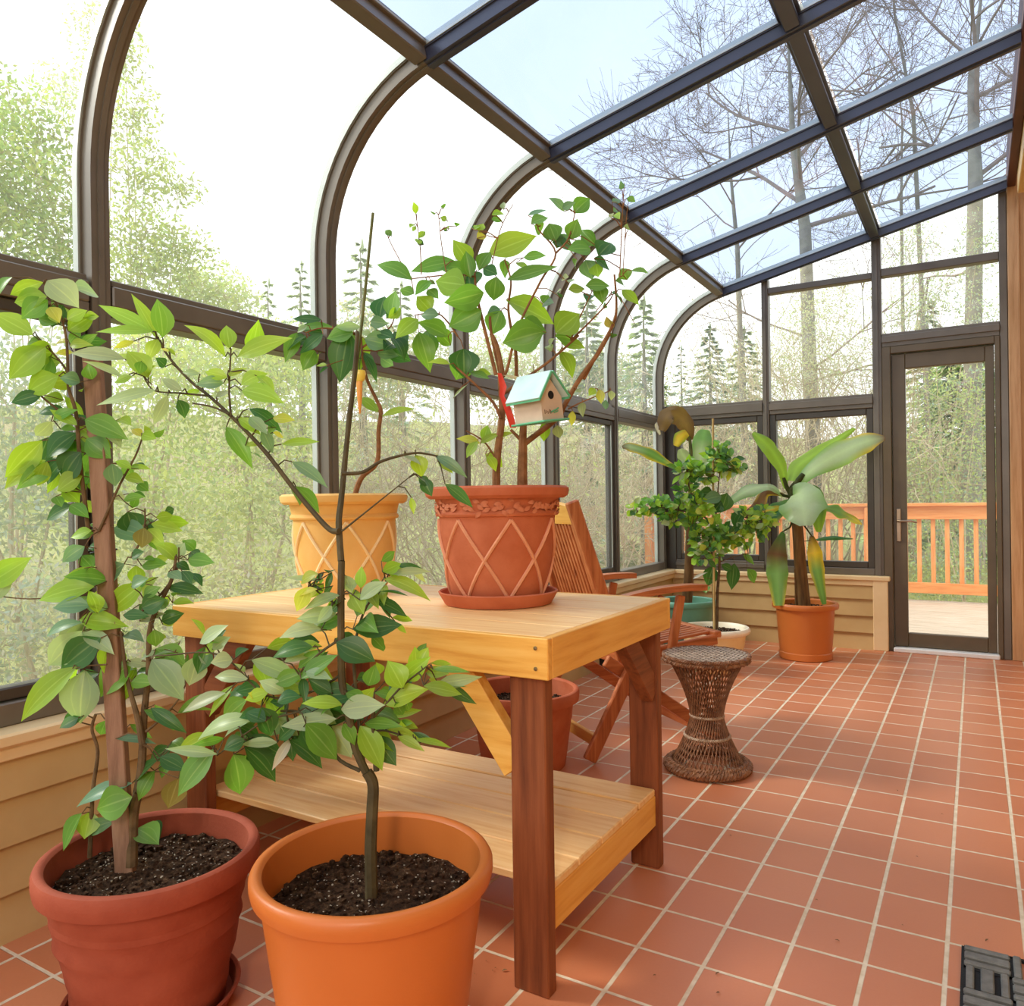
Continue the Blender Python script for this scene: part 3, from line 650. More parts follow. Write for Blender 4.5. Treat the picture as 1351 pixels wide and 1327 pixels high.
p.leaves('F', F_, .03, .06, extra=.15)
p.leaves('J', [(780, 1130, 900, 1190, 60, 'l'), (860, 1125, 905, 1275, 110, 'b'), (990, 1130, 1212, 1272, 72, 'u'), (1010, 1170, 1112, 1245, 64, 'b'), (880, 1275, 960, 1330, 60, 'd')], .02, .05)
p.leaves('Q', [(600, 105, 642, 185, 54, 'd'), (700, 130, 825, 235, 54, 'd'), (550, 190, 560, 265, 26, 'b')], .02, .04)
a, b = p.done('bark_dark')
rod = MB(); rod.tube([at(452, 640, p.d + .07), at(466, 520, p.d + .09), at(478, 420, p.d + .1), at(492, 281, p.d + .12)], [.0036, .0034, .0032, .003], 8); partlabel(rod.build('support_rod', 'stem_green', fp, True), 'thin straight plant support rod')

# --- left: reddish clay pot on a saucer, staked shrub
LP = (.555, 1.015)
ls = thing('plant_saucer', 'reddish clay saucer on the floor under the ribbed clay pot', 'saucer', (LP[0], LP[1], 0), 'clay saucers')
mb = MB(); mb.lathe([(.14, 0), (.155, .002), (.174, .035), (.178, .042), (.174, .046), (.168, .042), (.160, .0118), (.0, .011)], (LP[0], LP[1], 0), 64); mb.build('dish', 'red_clay', ls, True)
lp = thing('potted_shrub', 'ribbed reddish clay pot by the left wall holding a shrub tied to a wooden stake', 'potted plant', (LP[0], LP[1], .012), 'potted plants in the sunroom')
def wob(t, r, z): return .0022 * math.sin(3 * t + z * 40) + .0015 * math.sin(z * 150)
ctr = (LP[0], LP[1], .012); pr, ri = potprof(.222, .335, .145, .05, .016, .016, .05)
pr = pr[:2] + [(.145 + .055 * t + (.0035 if i % 4 == 1 else 0), .006 + .279 * t) for i, t in enumerate([j / 16 for j in range(1, 17)])] + pr[6:]
mb = MB(); mb.lathe(pr, ctr, 80, lambda t, r, z: wob(t, r, z) if z < .28 and r > .13 else 0); mb.build('pot', 'red_clay', lp, True)
mb = MB(); soil(mb, ri, ctr, .335 - .06, 2); mb.build('soil', 'soil', lp)
random.seed(12)
d0 = depth((LP[0], LP[1], .6)); p = Plant(lp, d0)
sb, st = at(166, 1152, d0), at(122, 468, d0 + .10)
mb = MB(); mb.beam(sb, st, .038, .022, .002, tuple(-CF)); sk = mb.build('stake', 'stake_wood', lp); partlabel(sk, 'square wooden stake')
tie = at(137, 727, d0 + .075); mb = MB(); tcx = []
for k in range(17):
    t = 2 * math.pi * k / 16; tcx.append(tie + CR * (.028 * math.cos(t)) + CF * (.018 * math.sin(t)) + CU * (.004 * math.cos(t)))
mb.tube(tcx, .0022, 6, False); partlabel(mb.build('tie', 'black_plastic', lp, True), 'black plastic tie')
p.sp('M', [(342, 1335), (345, 1235), (350, 1130), (375, 1000), (385, 900), (392, 740), (410, 560), (420, 370), (500, 200), (520, 100)], .013, .003, 0, .05)
p.sp('M', [(385, 850), (365, 740), (340, 650), (320, 560), (300, 400)], .007, .003, 0, .04)
p.sp('M', [(176, 1300), (182, 1160), (190, 1020), (208, 880), (185, 790), (200, 730)], .005, .003, .03, .03)
p.sp('H', [(430, 1330), (390, 1000), (370, 760), (335, 640), (330, 550), (320, 380), (280, 240), (220, 130)], .005, .002, .06, .06)
p.sp('H', [(330, 560), (290, 500), (180, 380)], .003, .0015, .06, .06); p.sp('H', [(370, 800), (220, 690), (190, 650)], .003, .0015, .06, .05)
p.sp('H', [(480, 1330), (570, 1130), (600, 1070), (660, 960), (690, 880)], .003, .0018, .05, .08); p.sp('G', [(640, 500), (700, 380), (705, 260)], .003, .0015, .05, .05)
p.sp('G', [(690, 760), (780, 680), (860, 560), (870, 450)], .003, .0015, .03, .06); p.sp('M', [(400, 800), (470, 740), (540, 660)], .003, .0015, 0, .0)
p.sp('G', [(520, 1020), (400, 1030), (330, 1060)], .002, .001, .0, .0); p.sp('G', [(470, 740), (400, 620), (380, 590)], .004, .003, .02, .02)
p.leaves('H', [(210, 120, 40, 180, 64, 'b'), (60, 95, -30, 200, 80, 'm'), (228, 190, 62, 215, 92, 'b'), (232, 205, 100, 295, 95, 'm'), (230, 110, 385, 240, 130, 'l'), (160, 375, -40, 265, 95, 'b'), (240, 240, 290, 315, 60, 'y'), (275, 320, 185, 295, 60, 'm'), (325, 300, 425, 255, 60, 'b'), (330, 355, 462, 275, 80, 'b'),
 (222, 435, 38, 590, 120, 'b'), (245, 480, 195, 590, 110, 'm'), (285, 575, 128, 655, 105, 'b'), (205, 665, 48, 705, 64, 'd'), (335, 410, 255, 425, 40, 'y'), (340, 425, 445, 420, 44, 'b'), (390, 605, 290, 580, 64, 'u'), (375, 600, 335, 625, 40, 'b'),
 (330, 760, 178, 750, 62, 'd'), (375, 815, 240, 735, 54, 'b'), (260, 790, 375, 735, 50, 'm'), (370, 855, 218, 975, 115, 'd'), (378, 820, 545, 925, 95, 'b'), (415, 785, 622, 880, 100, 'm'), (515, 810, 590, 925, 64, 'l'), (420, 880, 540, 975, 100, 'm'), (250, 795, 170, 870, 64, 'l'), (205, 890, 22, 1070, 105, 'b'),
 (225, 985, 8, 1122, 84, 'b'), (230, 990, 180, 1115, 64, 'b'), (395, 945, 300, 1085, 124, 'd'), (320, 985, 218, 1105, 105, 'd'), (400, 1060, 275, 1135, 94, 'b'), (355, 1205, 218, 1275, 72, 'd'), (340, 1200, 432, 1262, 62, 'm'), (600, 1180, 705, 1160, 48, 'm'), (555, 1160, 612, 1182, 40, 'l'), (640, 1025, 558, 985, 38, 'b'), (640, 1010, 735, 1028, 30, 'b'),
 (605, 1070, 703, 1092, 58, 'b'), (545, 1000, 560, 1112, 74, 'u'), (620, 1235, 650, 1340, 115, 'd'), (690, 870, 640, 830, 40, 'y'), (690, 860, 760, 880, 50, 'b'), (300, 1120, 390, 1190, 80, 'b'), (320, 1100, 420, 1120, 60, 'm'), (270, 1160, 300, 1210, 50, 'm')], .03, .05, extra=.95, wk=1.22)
p.leaves('G', [(735, 335, 892, 372, 64, 'b'), (760, 305, 845, 295, 44, 'b'), (555, 355, 735, 405, 95, 'u'), (700, 355, 690, 455, 74, 'o'), (720, 360, 800, 440, 60, 'b'), (855, 515, 750, 425, 75, 'b'), (860, 500, 897, 425, 64, 'l'), (915, 510, 1042, 522, 64, 'm'), (820, 570, 885, 605, 50, 'u'), (885, 565, 932, 628, 54, 'd'), (820, 640, 992, 675, 60, 'd'), (830, 660, 960, 690, 40, 'l'),
 (690, 540, 815, 530, 64, 'm'), (605, 530, 478, 625, 95, 'u'), (700, 625, 515, 775, 95, 'b'), (460, 640, 172, 705, 88, 'b'), (445, 545, 288, 625, 38, 'b'), (445, 370, 342, 402, 64, 'b'), (412, 445, 298, 522, 64, 'u'), (395, 490, 455, 555, 64, 'm'), (440, 735, 255, 742, 74, 'u'), (385, 800, 622, 830, 80, 'b'), (400, 815, 208, 880, 52, 'u'),
 (405, 855, 228, 1035, 115, 'l'), (490, 890, 288, 1045, 124, 'd'), (400, 865, 557, 965, 74, 'l'), (375, 1030, 82, 1298, 105, 'b'), (415, 1048, 385, 1312, 145, 'l'), (640, 1010, 478, 1178, 125, 'm'), (665, 1030, 575, 1225, 64, 'b'), (850, 960, 675, 985, 44, 'l'), (740, 995, 895, 1195, 125, 'l'), (965, 975, 920, 1125, 94, 'l'), (725, 1030, 595, 1005, 44, 'l'), (690, 745, 805, 700, 84, 'd'),
 (680, 810, 805, 770, 48, 'l'), (785, 810, 895, 768, 64, 'd'), (750, 850, 760, 935, 64, 'm'), (600, 780, 725, 785, 50, 'd'), (640, 1105, 752, 1110, 64, 'm'), (700, 1240, 882, 1325, 58, 'm'), (865, 1255, 1135, 1145, 54, 'm'), (300, 1312, 405, 1275, 44, 'd'), (600, 880, 700, 900, 60, 'u'), (640, 640, 720, 600, 60, 'u'), (640, 500, 700, 470, 50, 'd'), (840, 720, 945, 720, 40, 'b'), (700, 690, 780, 640, 50, 'm')], .03, .02, extra=1.25, wk=1.25)
p.leaves('M', [(345, 1005, 108, 1095, 64, 'u'), (345, 1060, 195, 1110, 115, 'm'), (145, 1125, 68, 1275, 84, 'm'), (285, 1150, 128, 1205, 54, 'u'), (365, 1185, 452, 1245, 95, 'm'), (445, 915, 348, 1000, 64, 'd'), (455, 900, 562, 955, 64, 'd'), (435, 955, 365, 1075, 60, 'm'), (530, 985, 488, 1105, 84, 'o'), (420, 705, 562, 805, 48, 'd'), (280, 828, 442, 842, 34, 'u'), (130, 745, 55, 785, 38, 'u'), (240, 755, 218, 815, 48, 'm'), (330, 1200, 350, 1270, 50, 'o')], .03, 0, extra=.6)
p.sp(None, [(128, 772), (90, 784), (40, 790), (-10, 784), (-18, 772)], .0016, .001, .02, .01)
p.leaves(None, [(-18, 772, 42, 735, 30, 'b'), (-15, 790, 20, 745, 30, 'l')], .01, .0)
p.done('bark')

# --- pots on the bench
TP = (.245, 1.953)
tp = thing('potted_citrus', 'pale tan lattice-patterned pot on the back left of the table with dark clustered leaves', 'potted plant', (TP[0], TP[1], TZ), 'potted plants in the sunroom')
hs, rs = lattice_pot(tp, (TP[0], TP[1], TZ), .212, .325, .135, 'tan_clay', 'tan_pale', False)
mb = MB(); soil(mb, rs - .01, (TP[0], TP[1], TZ), hs, 3); mb.build('soil', 'soil', tp)
random.seed(13); p = Plant(tp, depth((TP[0], TP[1], 1.2)))
p.sp('J', [(440, 1520), (455, 1380), (500, 1270), (600, 1170), (610, 960), (625, 830), (600, 760), (530, 610), (500, 440), (490, 330)], .010, .004)
p.sp('J', [(490, 340), (400, 290), (230, 270), (120, 300)], .004, .002); p.sp('J', [(500, 400), (600, 330), (690, 260), (720, 180)], .004, .002); p.sp('J', [(500, 420), (620, 420), (720, 400)], .003, .002)
p.leaves('J', [(410, 290, 345, 640, 180, 'd'), (445, 400, 462, 552, 105, 'm'), (440, 300, 260, 340, 120, 'm'), (305, 265, 55, 268, 54, 'm'), (225, 215, 25, 205, 54, 'd'), (235, 310, 75, 445, 95, 'd'), (125, 325, -30, 425, 105, 'd'), (180, 420, 98, 555, 105, 'm'), (262, 520, 185, 525, 38, 'b'), (490, 262, 315, 262, 54, 'l'), (570, 330, 470, 300, 64, 'l'),
 (515, 345, 680, 385, 120, 'u'), (600, 300, 715, 335, 90, 'd'), (555, 225, 675, 240, 74, 'u'), (615, 205, 650, 50, 130, 'd'), (690, 190, 725, 15, 135, 'm'), (675, 205, 765, 130, 64, 'b'), (670, 415, 830, 492, 105, 'd'), (600, 440, 745, 455, 85, 'u'), (715, 295, 805, 380, 105, 'd'), (510, 445, 602, 635, 64, 'd'), (605, 835, 478, 728, 64, 'b'), (632, 862, 862, 805, 60, 'b'), (60, 300, -20, 500, 90, 'm'), (700, 330, 790, 480, 110, 'd'), (130, 250, 60, 300, 40, 'l')], .04, extra=.6)
p.done('bark_red')
tg = thing('plant_ornament', 'small yellow and orange tapered glass ornament hanging among the leaves above the tan pot', 'ornament', tuple(at(475, 498, p.d - .06)))
g0 = at(474, 489, p.d - .06)
mb = MB(); mb.lathe([(.0, 0), (.020, 0), (.022, -.01), (.018, -.03), (.012, -.036), (.0, -.037)], g0, 20); mb.build('bowl', 'yellow_glass', tg, True)
mb = MB(); mb.lathe([(.0, -.036), (.011, -.036), (.009, -.08), (.006, -.115), (.003, -.14), (0, -.145)], g0, 16); mb.build('tube', 'orange_glass', tg, True)
mb = MB(); mb.tube([g0 + Vector((0, 0, -.002)), g0 + Vector((.003, 0, .03)), at(478, 455, p.d - .01)], .001, 5); mb.build('wire', 'black_plastic', tg, True)

KP = (.893, 1.892)
ks = thing('plant_saucer', 'terracotta saucer on the table under the lattice pot', 'saucer', (KP[0], KP[1], TZ), 'clay saucers')
mb = MB(); mb.lathe([(.142, 0), (.154, .002), (.170, .03), (.173, .036), (.169, .039), (.164, .036), (.156, .0105), (.0, .010)], (KP[0], KP[1], TZ), 64); mb.build('dish', 'terracotta', ks, True)
kp = thing('potted_shrub', 'terracotta pot with raised lattice and leafy band on the table holding a large leafy shrub', 'potted plant', (KP[0], KP[1], TZ + .0105), 'potted plants in the sunroom')
hs, rs = lattice_pot(kp, (KP[0], KP[1], TZ + .0105), .208, .325, .126, 'terracotta', 'terracotta_pale', True)
mb = MB(); soil(mb, rs - .01, (KP[0], KP[1], TZ + .0105), hs, 4); mb.build('soil', 'soil', kp)
random.seed(14); p = Plant(kp, depth((KP[0], KP[1], 1.3)))
p.sp('B', [(550, 1080), (545, 790), (548, 660), (548, 585), (552, 500)], .017, .010); p.sp('B', [(548, 620), (600, 580), (740, 470), (780, 400), (860, 260), (960, 120), (1030, 0)], .009, .006, 0, .03)
p.sp('B', [(545, 600), (515, 570), (480, 535)], .006, .004)
p.sp('B', [(405, 1080), (400, 790), (410, 640), (432, 460), (425, 250), (430, 200), (400, 60), (370, 0)], .013, .006, .0, .03); p.sp('B', [(425, 470), (380, 380), (280, 280), (180, 190)], .005, .003)
p.sp('K', [(1030, 960), (1100, 830), (1170, 700), (1185, 610), (1175, 470)], .006, .003, .03, .05); p.sp('K', [(620, 940), (560, 700), (530, 570), (520, 470)], .006, .003); p.sp('K', [(640, 940), (600, 760), (590, 650)], .005, .004, .03, .03)
p.sp('B', [(430, 340), (460, 320), (560, 250), (700, 150), (860, 10)], .006, .003); p.sp('K', [(970, 780), (1130, 620), (1170, 560)], .003, .0015, 0, .03); p.sp('K', [(970, 780), (1000, 700), (1070, 550)], .003, .0015)
p.sp('K', [(640, 960), (670, 920), (700, 800), (740, 680), (830, 500), (900, 370), (820, 260), (830, 240)], .005, .0018); p.sp('K', [(900, 370), (960, 300), (990, 180)], .003, .0015); p.sp('K', [(715, 960), (712, 830), (690, 720), (678, 620), (690, 500), (660, 400)], .006, .002, .04, .02)
p.sp('K', [(1200, 480), (1212, 200), (1222, 45)], .0018, .0012, .03, .05); p.sp('K', [(1215, 470), (1232, 200), (1250, 80)], .0014, .001, .03, .05); p.sp('K', [(440, 760), (400, 700), (340, 650), (240, 660)], .003, .0015)
p.sp('K', [(520, 480), (420, 470), (220, 490)], .003, .0015); p.sp('K', [(390, 480), (365, 330), (350, 190)], .0016, .001); p.sp('K', [(270, 470), (262, 320), (240, 160)], .0016, .001, 0, .05); p.sp('K', [(200, 460), (130, 330), (105, 270)], .0014, .001); p.sp('K', [(590, 470), (640, 260), (700, 140)], .0016, .001)
p.sp('K', [(1090, 640), (1180, 560), (1270, 700)], .0015, .001); p.sp('B', [(800, 420), (880, 380), (1030, 320)], .0025, .0015); p.sp('B', [(400, 700), (330, 600), (230, 540)], .003, .0018)
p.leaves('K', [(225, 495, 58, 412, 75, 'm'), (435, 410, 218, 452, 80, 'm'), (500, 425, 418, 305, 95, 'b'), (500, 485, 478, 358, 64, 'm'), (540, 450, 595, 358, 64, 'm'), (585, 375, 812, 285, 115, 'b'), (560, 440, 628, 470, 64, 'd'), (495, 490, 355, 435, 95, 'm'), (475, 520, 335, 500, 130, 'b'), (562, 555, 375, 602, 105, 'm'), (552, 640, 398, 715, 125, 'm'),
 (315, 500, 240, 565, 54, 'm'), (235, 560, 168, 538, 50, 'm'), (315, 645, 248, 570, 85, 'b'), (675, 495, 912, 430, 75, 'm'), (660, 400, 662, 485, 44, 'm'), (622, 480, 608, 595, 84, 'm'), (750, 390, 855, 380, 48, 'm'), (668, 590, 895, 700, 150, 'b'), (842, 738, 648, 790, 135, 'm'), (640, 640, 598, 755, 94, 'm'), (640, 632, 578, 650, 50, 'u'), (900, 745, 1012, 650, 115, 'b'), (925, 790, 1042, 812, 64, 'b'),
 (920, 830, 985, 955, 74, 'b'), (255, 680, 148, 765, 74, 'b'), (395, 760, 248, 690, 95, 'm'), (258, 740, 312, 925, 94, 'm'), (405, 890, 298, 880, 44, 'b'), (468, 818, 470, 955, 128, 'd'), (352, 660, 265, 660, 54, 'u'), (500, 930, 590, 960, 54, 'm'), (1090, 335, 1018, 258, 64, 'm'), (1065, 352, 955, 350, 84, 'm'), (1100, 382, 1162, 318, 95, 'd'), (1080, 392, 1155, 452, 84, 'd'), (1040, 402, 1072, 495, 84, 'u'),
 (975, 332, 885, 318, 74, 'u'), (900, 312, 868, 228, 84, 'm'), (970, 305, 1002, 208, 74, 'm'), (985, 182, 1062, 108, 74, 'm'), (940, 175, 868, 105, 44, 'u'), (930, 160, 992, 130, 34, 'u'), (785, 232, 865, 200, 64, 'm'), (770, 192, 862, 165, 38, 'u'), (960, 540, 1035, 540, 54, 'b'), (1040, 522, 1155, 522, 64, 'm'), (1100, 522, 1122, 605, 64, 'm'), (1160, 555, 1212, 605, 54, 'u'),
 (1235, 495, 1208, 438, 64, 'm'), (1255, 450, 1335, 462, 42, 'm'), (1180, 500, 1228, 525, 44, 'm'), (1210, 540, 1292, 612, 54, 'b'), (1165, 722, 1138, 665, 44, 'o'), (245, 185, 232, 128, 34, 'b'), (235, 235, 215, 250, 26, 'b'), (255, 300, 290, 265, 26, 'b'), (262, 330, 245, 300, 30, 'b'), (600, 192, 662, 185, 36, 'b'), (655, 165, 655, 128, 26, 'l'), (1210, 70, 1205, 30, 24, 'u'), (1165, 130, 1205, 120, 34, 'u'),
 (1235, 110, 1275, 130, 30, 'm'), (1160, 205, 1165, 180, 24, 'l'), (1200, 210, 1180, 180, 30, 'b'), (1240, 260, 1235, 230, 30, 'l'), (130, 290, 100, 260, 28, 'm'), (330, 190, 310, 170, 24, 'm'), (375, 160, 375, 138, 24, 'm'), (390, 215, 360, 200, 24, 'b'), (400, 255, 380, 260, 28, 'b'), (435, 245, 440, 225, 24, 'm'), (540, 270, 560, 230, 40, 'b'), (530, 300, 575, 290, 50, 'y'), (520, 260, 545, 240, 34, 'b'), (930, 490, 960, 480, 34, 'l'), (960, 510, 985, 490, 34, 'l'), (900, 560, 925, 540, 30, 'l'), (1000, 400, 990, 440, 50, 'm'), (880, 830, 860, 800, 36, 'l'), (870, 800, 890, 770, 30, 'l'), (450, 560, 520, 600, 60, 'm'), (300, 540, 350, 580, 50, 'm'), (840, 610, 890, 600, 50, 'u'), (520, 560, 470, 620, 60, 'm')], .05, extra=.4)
p.leaves('B', [(310, 612, 178, 580, 56, 'y'), (295, 600, 232, 692, 54, 'b'), (330, 602, 352, 508, 54, 'b'), (310, 612, 425, 552, 44, 'b'), (400, 580, 495, 552, 40, 'b'), (340, 672, 440, 742, 76, 'b'), (350, 682, 402, 765, 54, 'b'), (440, 232, 612, 280, 18, 'w'), (880, 380, 882, 465, 44, 'l'), (825, 430, 820, 515, 38, 'y'), (740, 510, 752, 585, 54, 'l'), (660, 490, 668, 605, 58, 'b'), (950, 305, 915, 345, 40, 'b'), (975, 310, 985, 392, 44, 'y'), (1040, 318, 1042, 372, 36, 'l'), (1012, 368, 1010, 425, 34, 'u'), (800, 320, 780, 350, 26, 'l'), (850, 310, 870, 330, 30, 'l'), (160, 360, 240, 280, 12, 'l')], .03)
p.done('bark_red')

# bird house hung in the branches, red ribbon
bc = at(709, 531, p.d - .11)
yawb = Matrix((-CR, -CF, CU)).transposed().to_4x4()           # local x to the right, y towards the viewer, z up
MBH = Matrix.Translation(bc) @ yawb @ Matrix.Rotation(math.radians(7), 4, 'Y') @ Matrix.Rotation(math.radians(-4), 4, 'X') @ Matrix.Rotation(math.radians(44), 4, 'Z')
bh = bpy.data.objects.new('birdhouse', None); col.objects.link(bh); bh.matrix_world = MBH
tag(bh, 'small pale wooden birdhouse with light blue roof and green edges hung among branches', 'birdhouse')
wx, ly, hz_, ha = .042, .052, .018, .075; zb = -.052     # half width, half length, eave height, ridge height; front faces local -y... turned to the viewer's right
def B(mb, name, mat, smooth=False): o = mb.build(name, mat, bh, smooth); return o
F1 = ly
mb = MB(); pts = [(-wx, zb), (wx, zb), (wx, hz_ - .01), (0, ha - .012), (-wx, hz_ - .01)]
vs = [(x, F1, z) for x, z in pts] + [(x, -F1, z) for x, z in pts]; mb.add(vs, [(4, 3, 2, 1, 0), (5, 6, 7, 8, 9)] + [(i, (i + 1) % 5, (i + 1) % 5 + 5, i + 5) for i in range(5)]); body = B(mb, 'body', 'birdhouse_wall')
for sgn in (-1, 1):
    mb = MB(); a0, a1 = Vector((0, 0, ha)), Vector((sgn * (wx + .016), 0, hz_ - .014)); dn = (a1 - a0).normalized(); nn = Vector((-dn.z, 0, dn.x)) * (1 if sgn < 0 else -1); nn = nn if nn.z > 0 else -nn
    q = [a0, a1, a1 + nn * .006, a0 + nn * .006]; vs = [(v.x, F1 + .014, v.z) for v in q] + [(v.x, -F1 - .01, v.z) for v in q]
    mb.add(vs, [(0, 1, 2, 3), (7, 6, 5, 4), (0, 4, 5, 1), (1, 5, 6, 2), (2, 6, 7, 3), (3, 7, 4, 0)]); rf = B(mb, 'roof_panel', 'birdhouse_roof')
    mb = MB(); vs = [(v.x, F1 + .017, v.z - .001) for v in q] + [(v.x, F1 + .0142, v.z - .001) for v in q]; mb.add(vs, [(0, 1, 2, 3), (7, 6, 5, 4), (0, 4, 5, 1), (1, 5, 6, 2), (2, 6, 7, 3), (3, 7, 4, 0)])
    e = a1; mb.box((e.x - .002, -F1 - .01, e.z - .004), (e.x + .002, F1 + .014, e.z + .002)); B(mb, 'roof_edging', 'green_paint').parent = rf
mb = MB(); mb.box((-wx - .01, -F1 - .01, zb - .006), (wx + .01, F1 + .014, zb), .002); B(mb, 'floor_board', 'green_paint')
mb = MB(); mb.lathe([(.0, .0), (.011, .0), (.011, .0012), (.0, .0015)], n=24); mb.v = [(x, F1 + .0002 + z, y + .014) for x, y, z in mb.v]; mb.f = [tuple(reversed(f)) for f in mb.f]; B(mb, 'entrance_hole', 'dark_hole').parent = body
mb = MB()
for i, x in enumerate((.030, .025, .018, .012, .007)): mb.box((x, F1, zb + .016 + .002 * (i % 2)), (x + .0016, F1 + .0008, zb + .028 - .002 * (i % 3)))
B(mb, 'painted_mark', 'bark').parent = body
mb = MB(); mb.tube([(.006, F1 + .0006, zb + .020), (-.006, F1 + .0008, zb + .024), (-.016, F1 + .0008, zb + .026), (-.024, F1 + .0006, zb + .030)], .0022, 6); mb.tube([(-.004, F1 + .0006, zb + .018), (-.014, F1 + .0008, zb + .020), (-.022, F1 + .0008, zb + .022)], .0016, 6); pl_ = B(mb, 'painted_leaf', 'green_paint', True); pl_.parent = body; partlabel(pl_, 'small green painted sprig')
mb = MB(); mb.tube([(0, 0, ha), (0, .0, ha + .02), (.0, .002, ha + .03)], .0012, 5); B(mb, 'hanging_wire', 'bark')
rb = MB(); r_pts = [(659, 492, 5), (664, 510, 9), (662, 522, 6), (669, 537, 9), (674, 552, 9), (677, 564, 8)]
vs = []; fs = []
for i, (u, v, w) in enumerate(r_pts):
    c_ = at(u, v, p.d - .07 + .008 * math.sin(i * 1.4)); W = w * p.d / FPX / 2; vs += [c_ - CR * W - CF * .0, c_ + CF * .004 , c_ + CR * W + CF * .003]
    if i: o = (i - 1) * 3; fs += [(o, o + 1, o + 4, o + 3), (o + 1, o + 2, o + 5, o + 4)]
rb.add(vs, fs); tag(rb.build('ribbon', 'red_ribbon', None, True, tuple(at(668, 530, p.d - .07))), 'red ribbon tied to a branch beside the birdhouse', 'ribbon')

# --- pot on the floor behind the bench
BP = (.476, 2.735)
bp = thing('plant_pot', 'orange terracotta pot of bare soil on the floor behind the table', 'plant pot', (BP[0], BP[1], 0))
pr, ri = potprof(.232, .315, .172, .05, .02, .014, .06); mb = MB(); mb.lathe(pr, (BP[0], BP[1], 0), 72); mb.build('pot', 'terracotta', bp, True)
mb = MB(); soil(mb, ri, (BP[0], BP[1], 0), .24, 5); mb.build('soil', 'soil', bp)
mb = MB(); random.seed(21)
# --- wicker stool
WS = (1.150, 3.035)
ws = thing('wicker_stool', 'brown woven wicker hourglass stool standing on the tiles beside the table', 'stool', (WS[0], WS[1], 0), world=False)
SH = .462
def wr(z):
    t = z / SH; return .062 + .098 * abs((t - .46) / .54) ** 1.55 if t > .46 else .062 + .092 * ((.46 - t) / .46) ** 1.35
mb = MB(); NS = 46
for k in range(NS):
    for sgn in (1, -1):
        pts = []
        for i in range(17):
            t = i / 16; z = .02 + (SH - .045) * t; a = 2 * math.pi * k / NS + sgn * (t - .5) * 1.25; r = wr(z) + .0018 * sgn; pts.append((r * math.cos(a), r * math.sin(a), z))
        mb.tube(pts, .0026, 4)
mb.build('woven_body', 'wicker', ws, True)
def torus(mb, R, z, r, n=48, m=8): mb.lathe([(R + r * math.cos(2 * math.pi * j / m), z + r * math.sin(2 * math.pi * j / m)) for j in range(m + 1)], n=n)
def braid(mb, R, z, r, turns):
    for ph in (0, 2.1, 4.2):
        pts = []
        N = 144
        for i in range(N + 1):
            a = 2 * math.pi * i / N; q = a * turns + ph; pts.append(((R + r * .8 * math.cos(q)) * math.cos(a), (R + r * .8 * math.cos(q)) * math.sin(a), z + r * .8 * math.sin(q)))
        mb.tube(pts, r * .62, 5, False)
mb = MB(); braid(mb, .158, .0195, .013, 26); braid(mb, .148, .034, .009, 30); mb.build('base_rim', 'wicker', ws, True)
mb = MB(); braid(mb, .063, .215, .005, 24); mb.build('waist_band', 'wicker_light', ws, True)
mb = MB(); braid(mb, .086, .135, .0055, 24); mb.build('waist_band', 'wicker_light', ws, True)
mb = MB(); braid(mb, .162, SH - .022, .009, 36); braid(mb, .166, SH - .008, .007, 40); mb.build('top_rim', 'wicker', ws, True)
mb = MB(); RR = .164; step = .0165
for i in range(-9, 10):
    o = i * step; h = math.sqrt(max(0, RR * RR - o * o))
    if h < .02: continue
    for ax in (0, 1):
        n_ = 24; pts = []
        for k in range(n_ + 1):
            s_ = -h + 2 * h * k / n_; z = SH - .004 + .0025 * math.cos(s_ / step * math.pi) * (1 if (i + ax) % 2 else -1)
            pts.append((s_, o, z) if ax == 0 else (o, s_, z))
        vs = []; fs = []
        for q in pts:
            for dlt in (-.0056, .0056): vs.append((q[0], q[1] + dlt, q[2]) if ax == 0 else (q[0] + dlt, q[1], q[2]))
        for k in range(n_): fs.append((2 * k, 2 * k + 2, 2 * k + 3, 2 * k + 1) if ax == 0 else (2 * k, 2 * k + 1, 2 * k + 3, 2 * k + 2))
        mb.add(vs, fs)
mb.build('woven_seat', 'wicker_light', ws)
mb = MB(); mb.lathe([(.0, SH - .012), (.155, SH - .012), (.155, SH - .010), (0, SH - .010)], n=40); mb.build('seat_backing', 'wicker', ws)

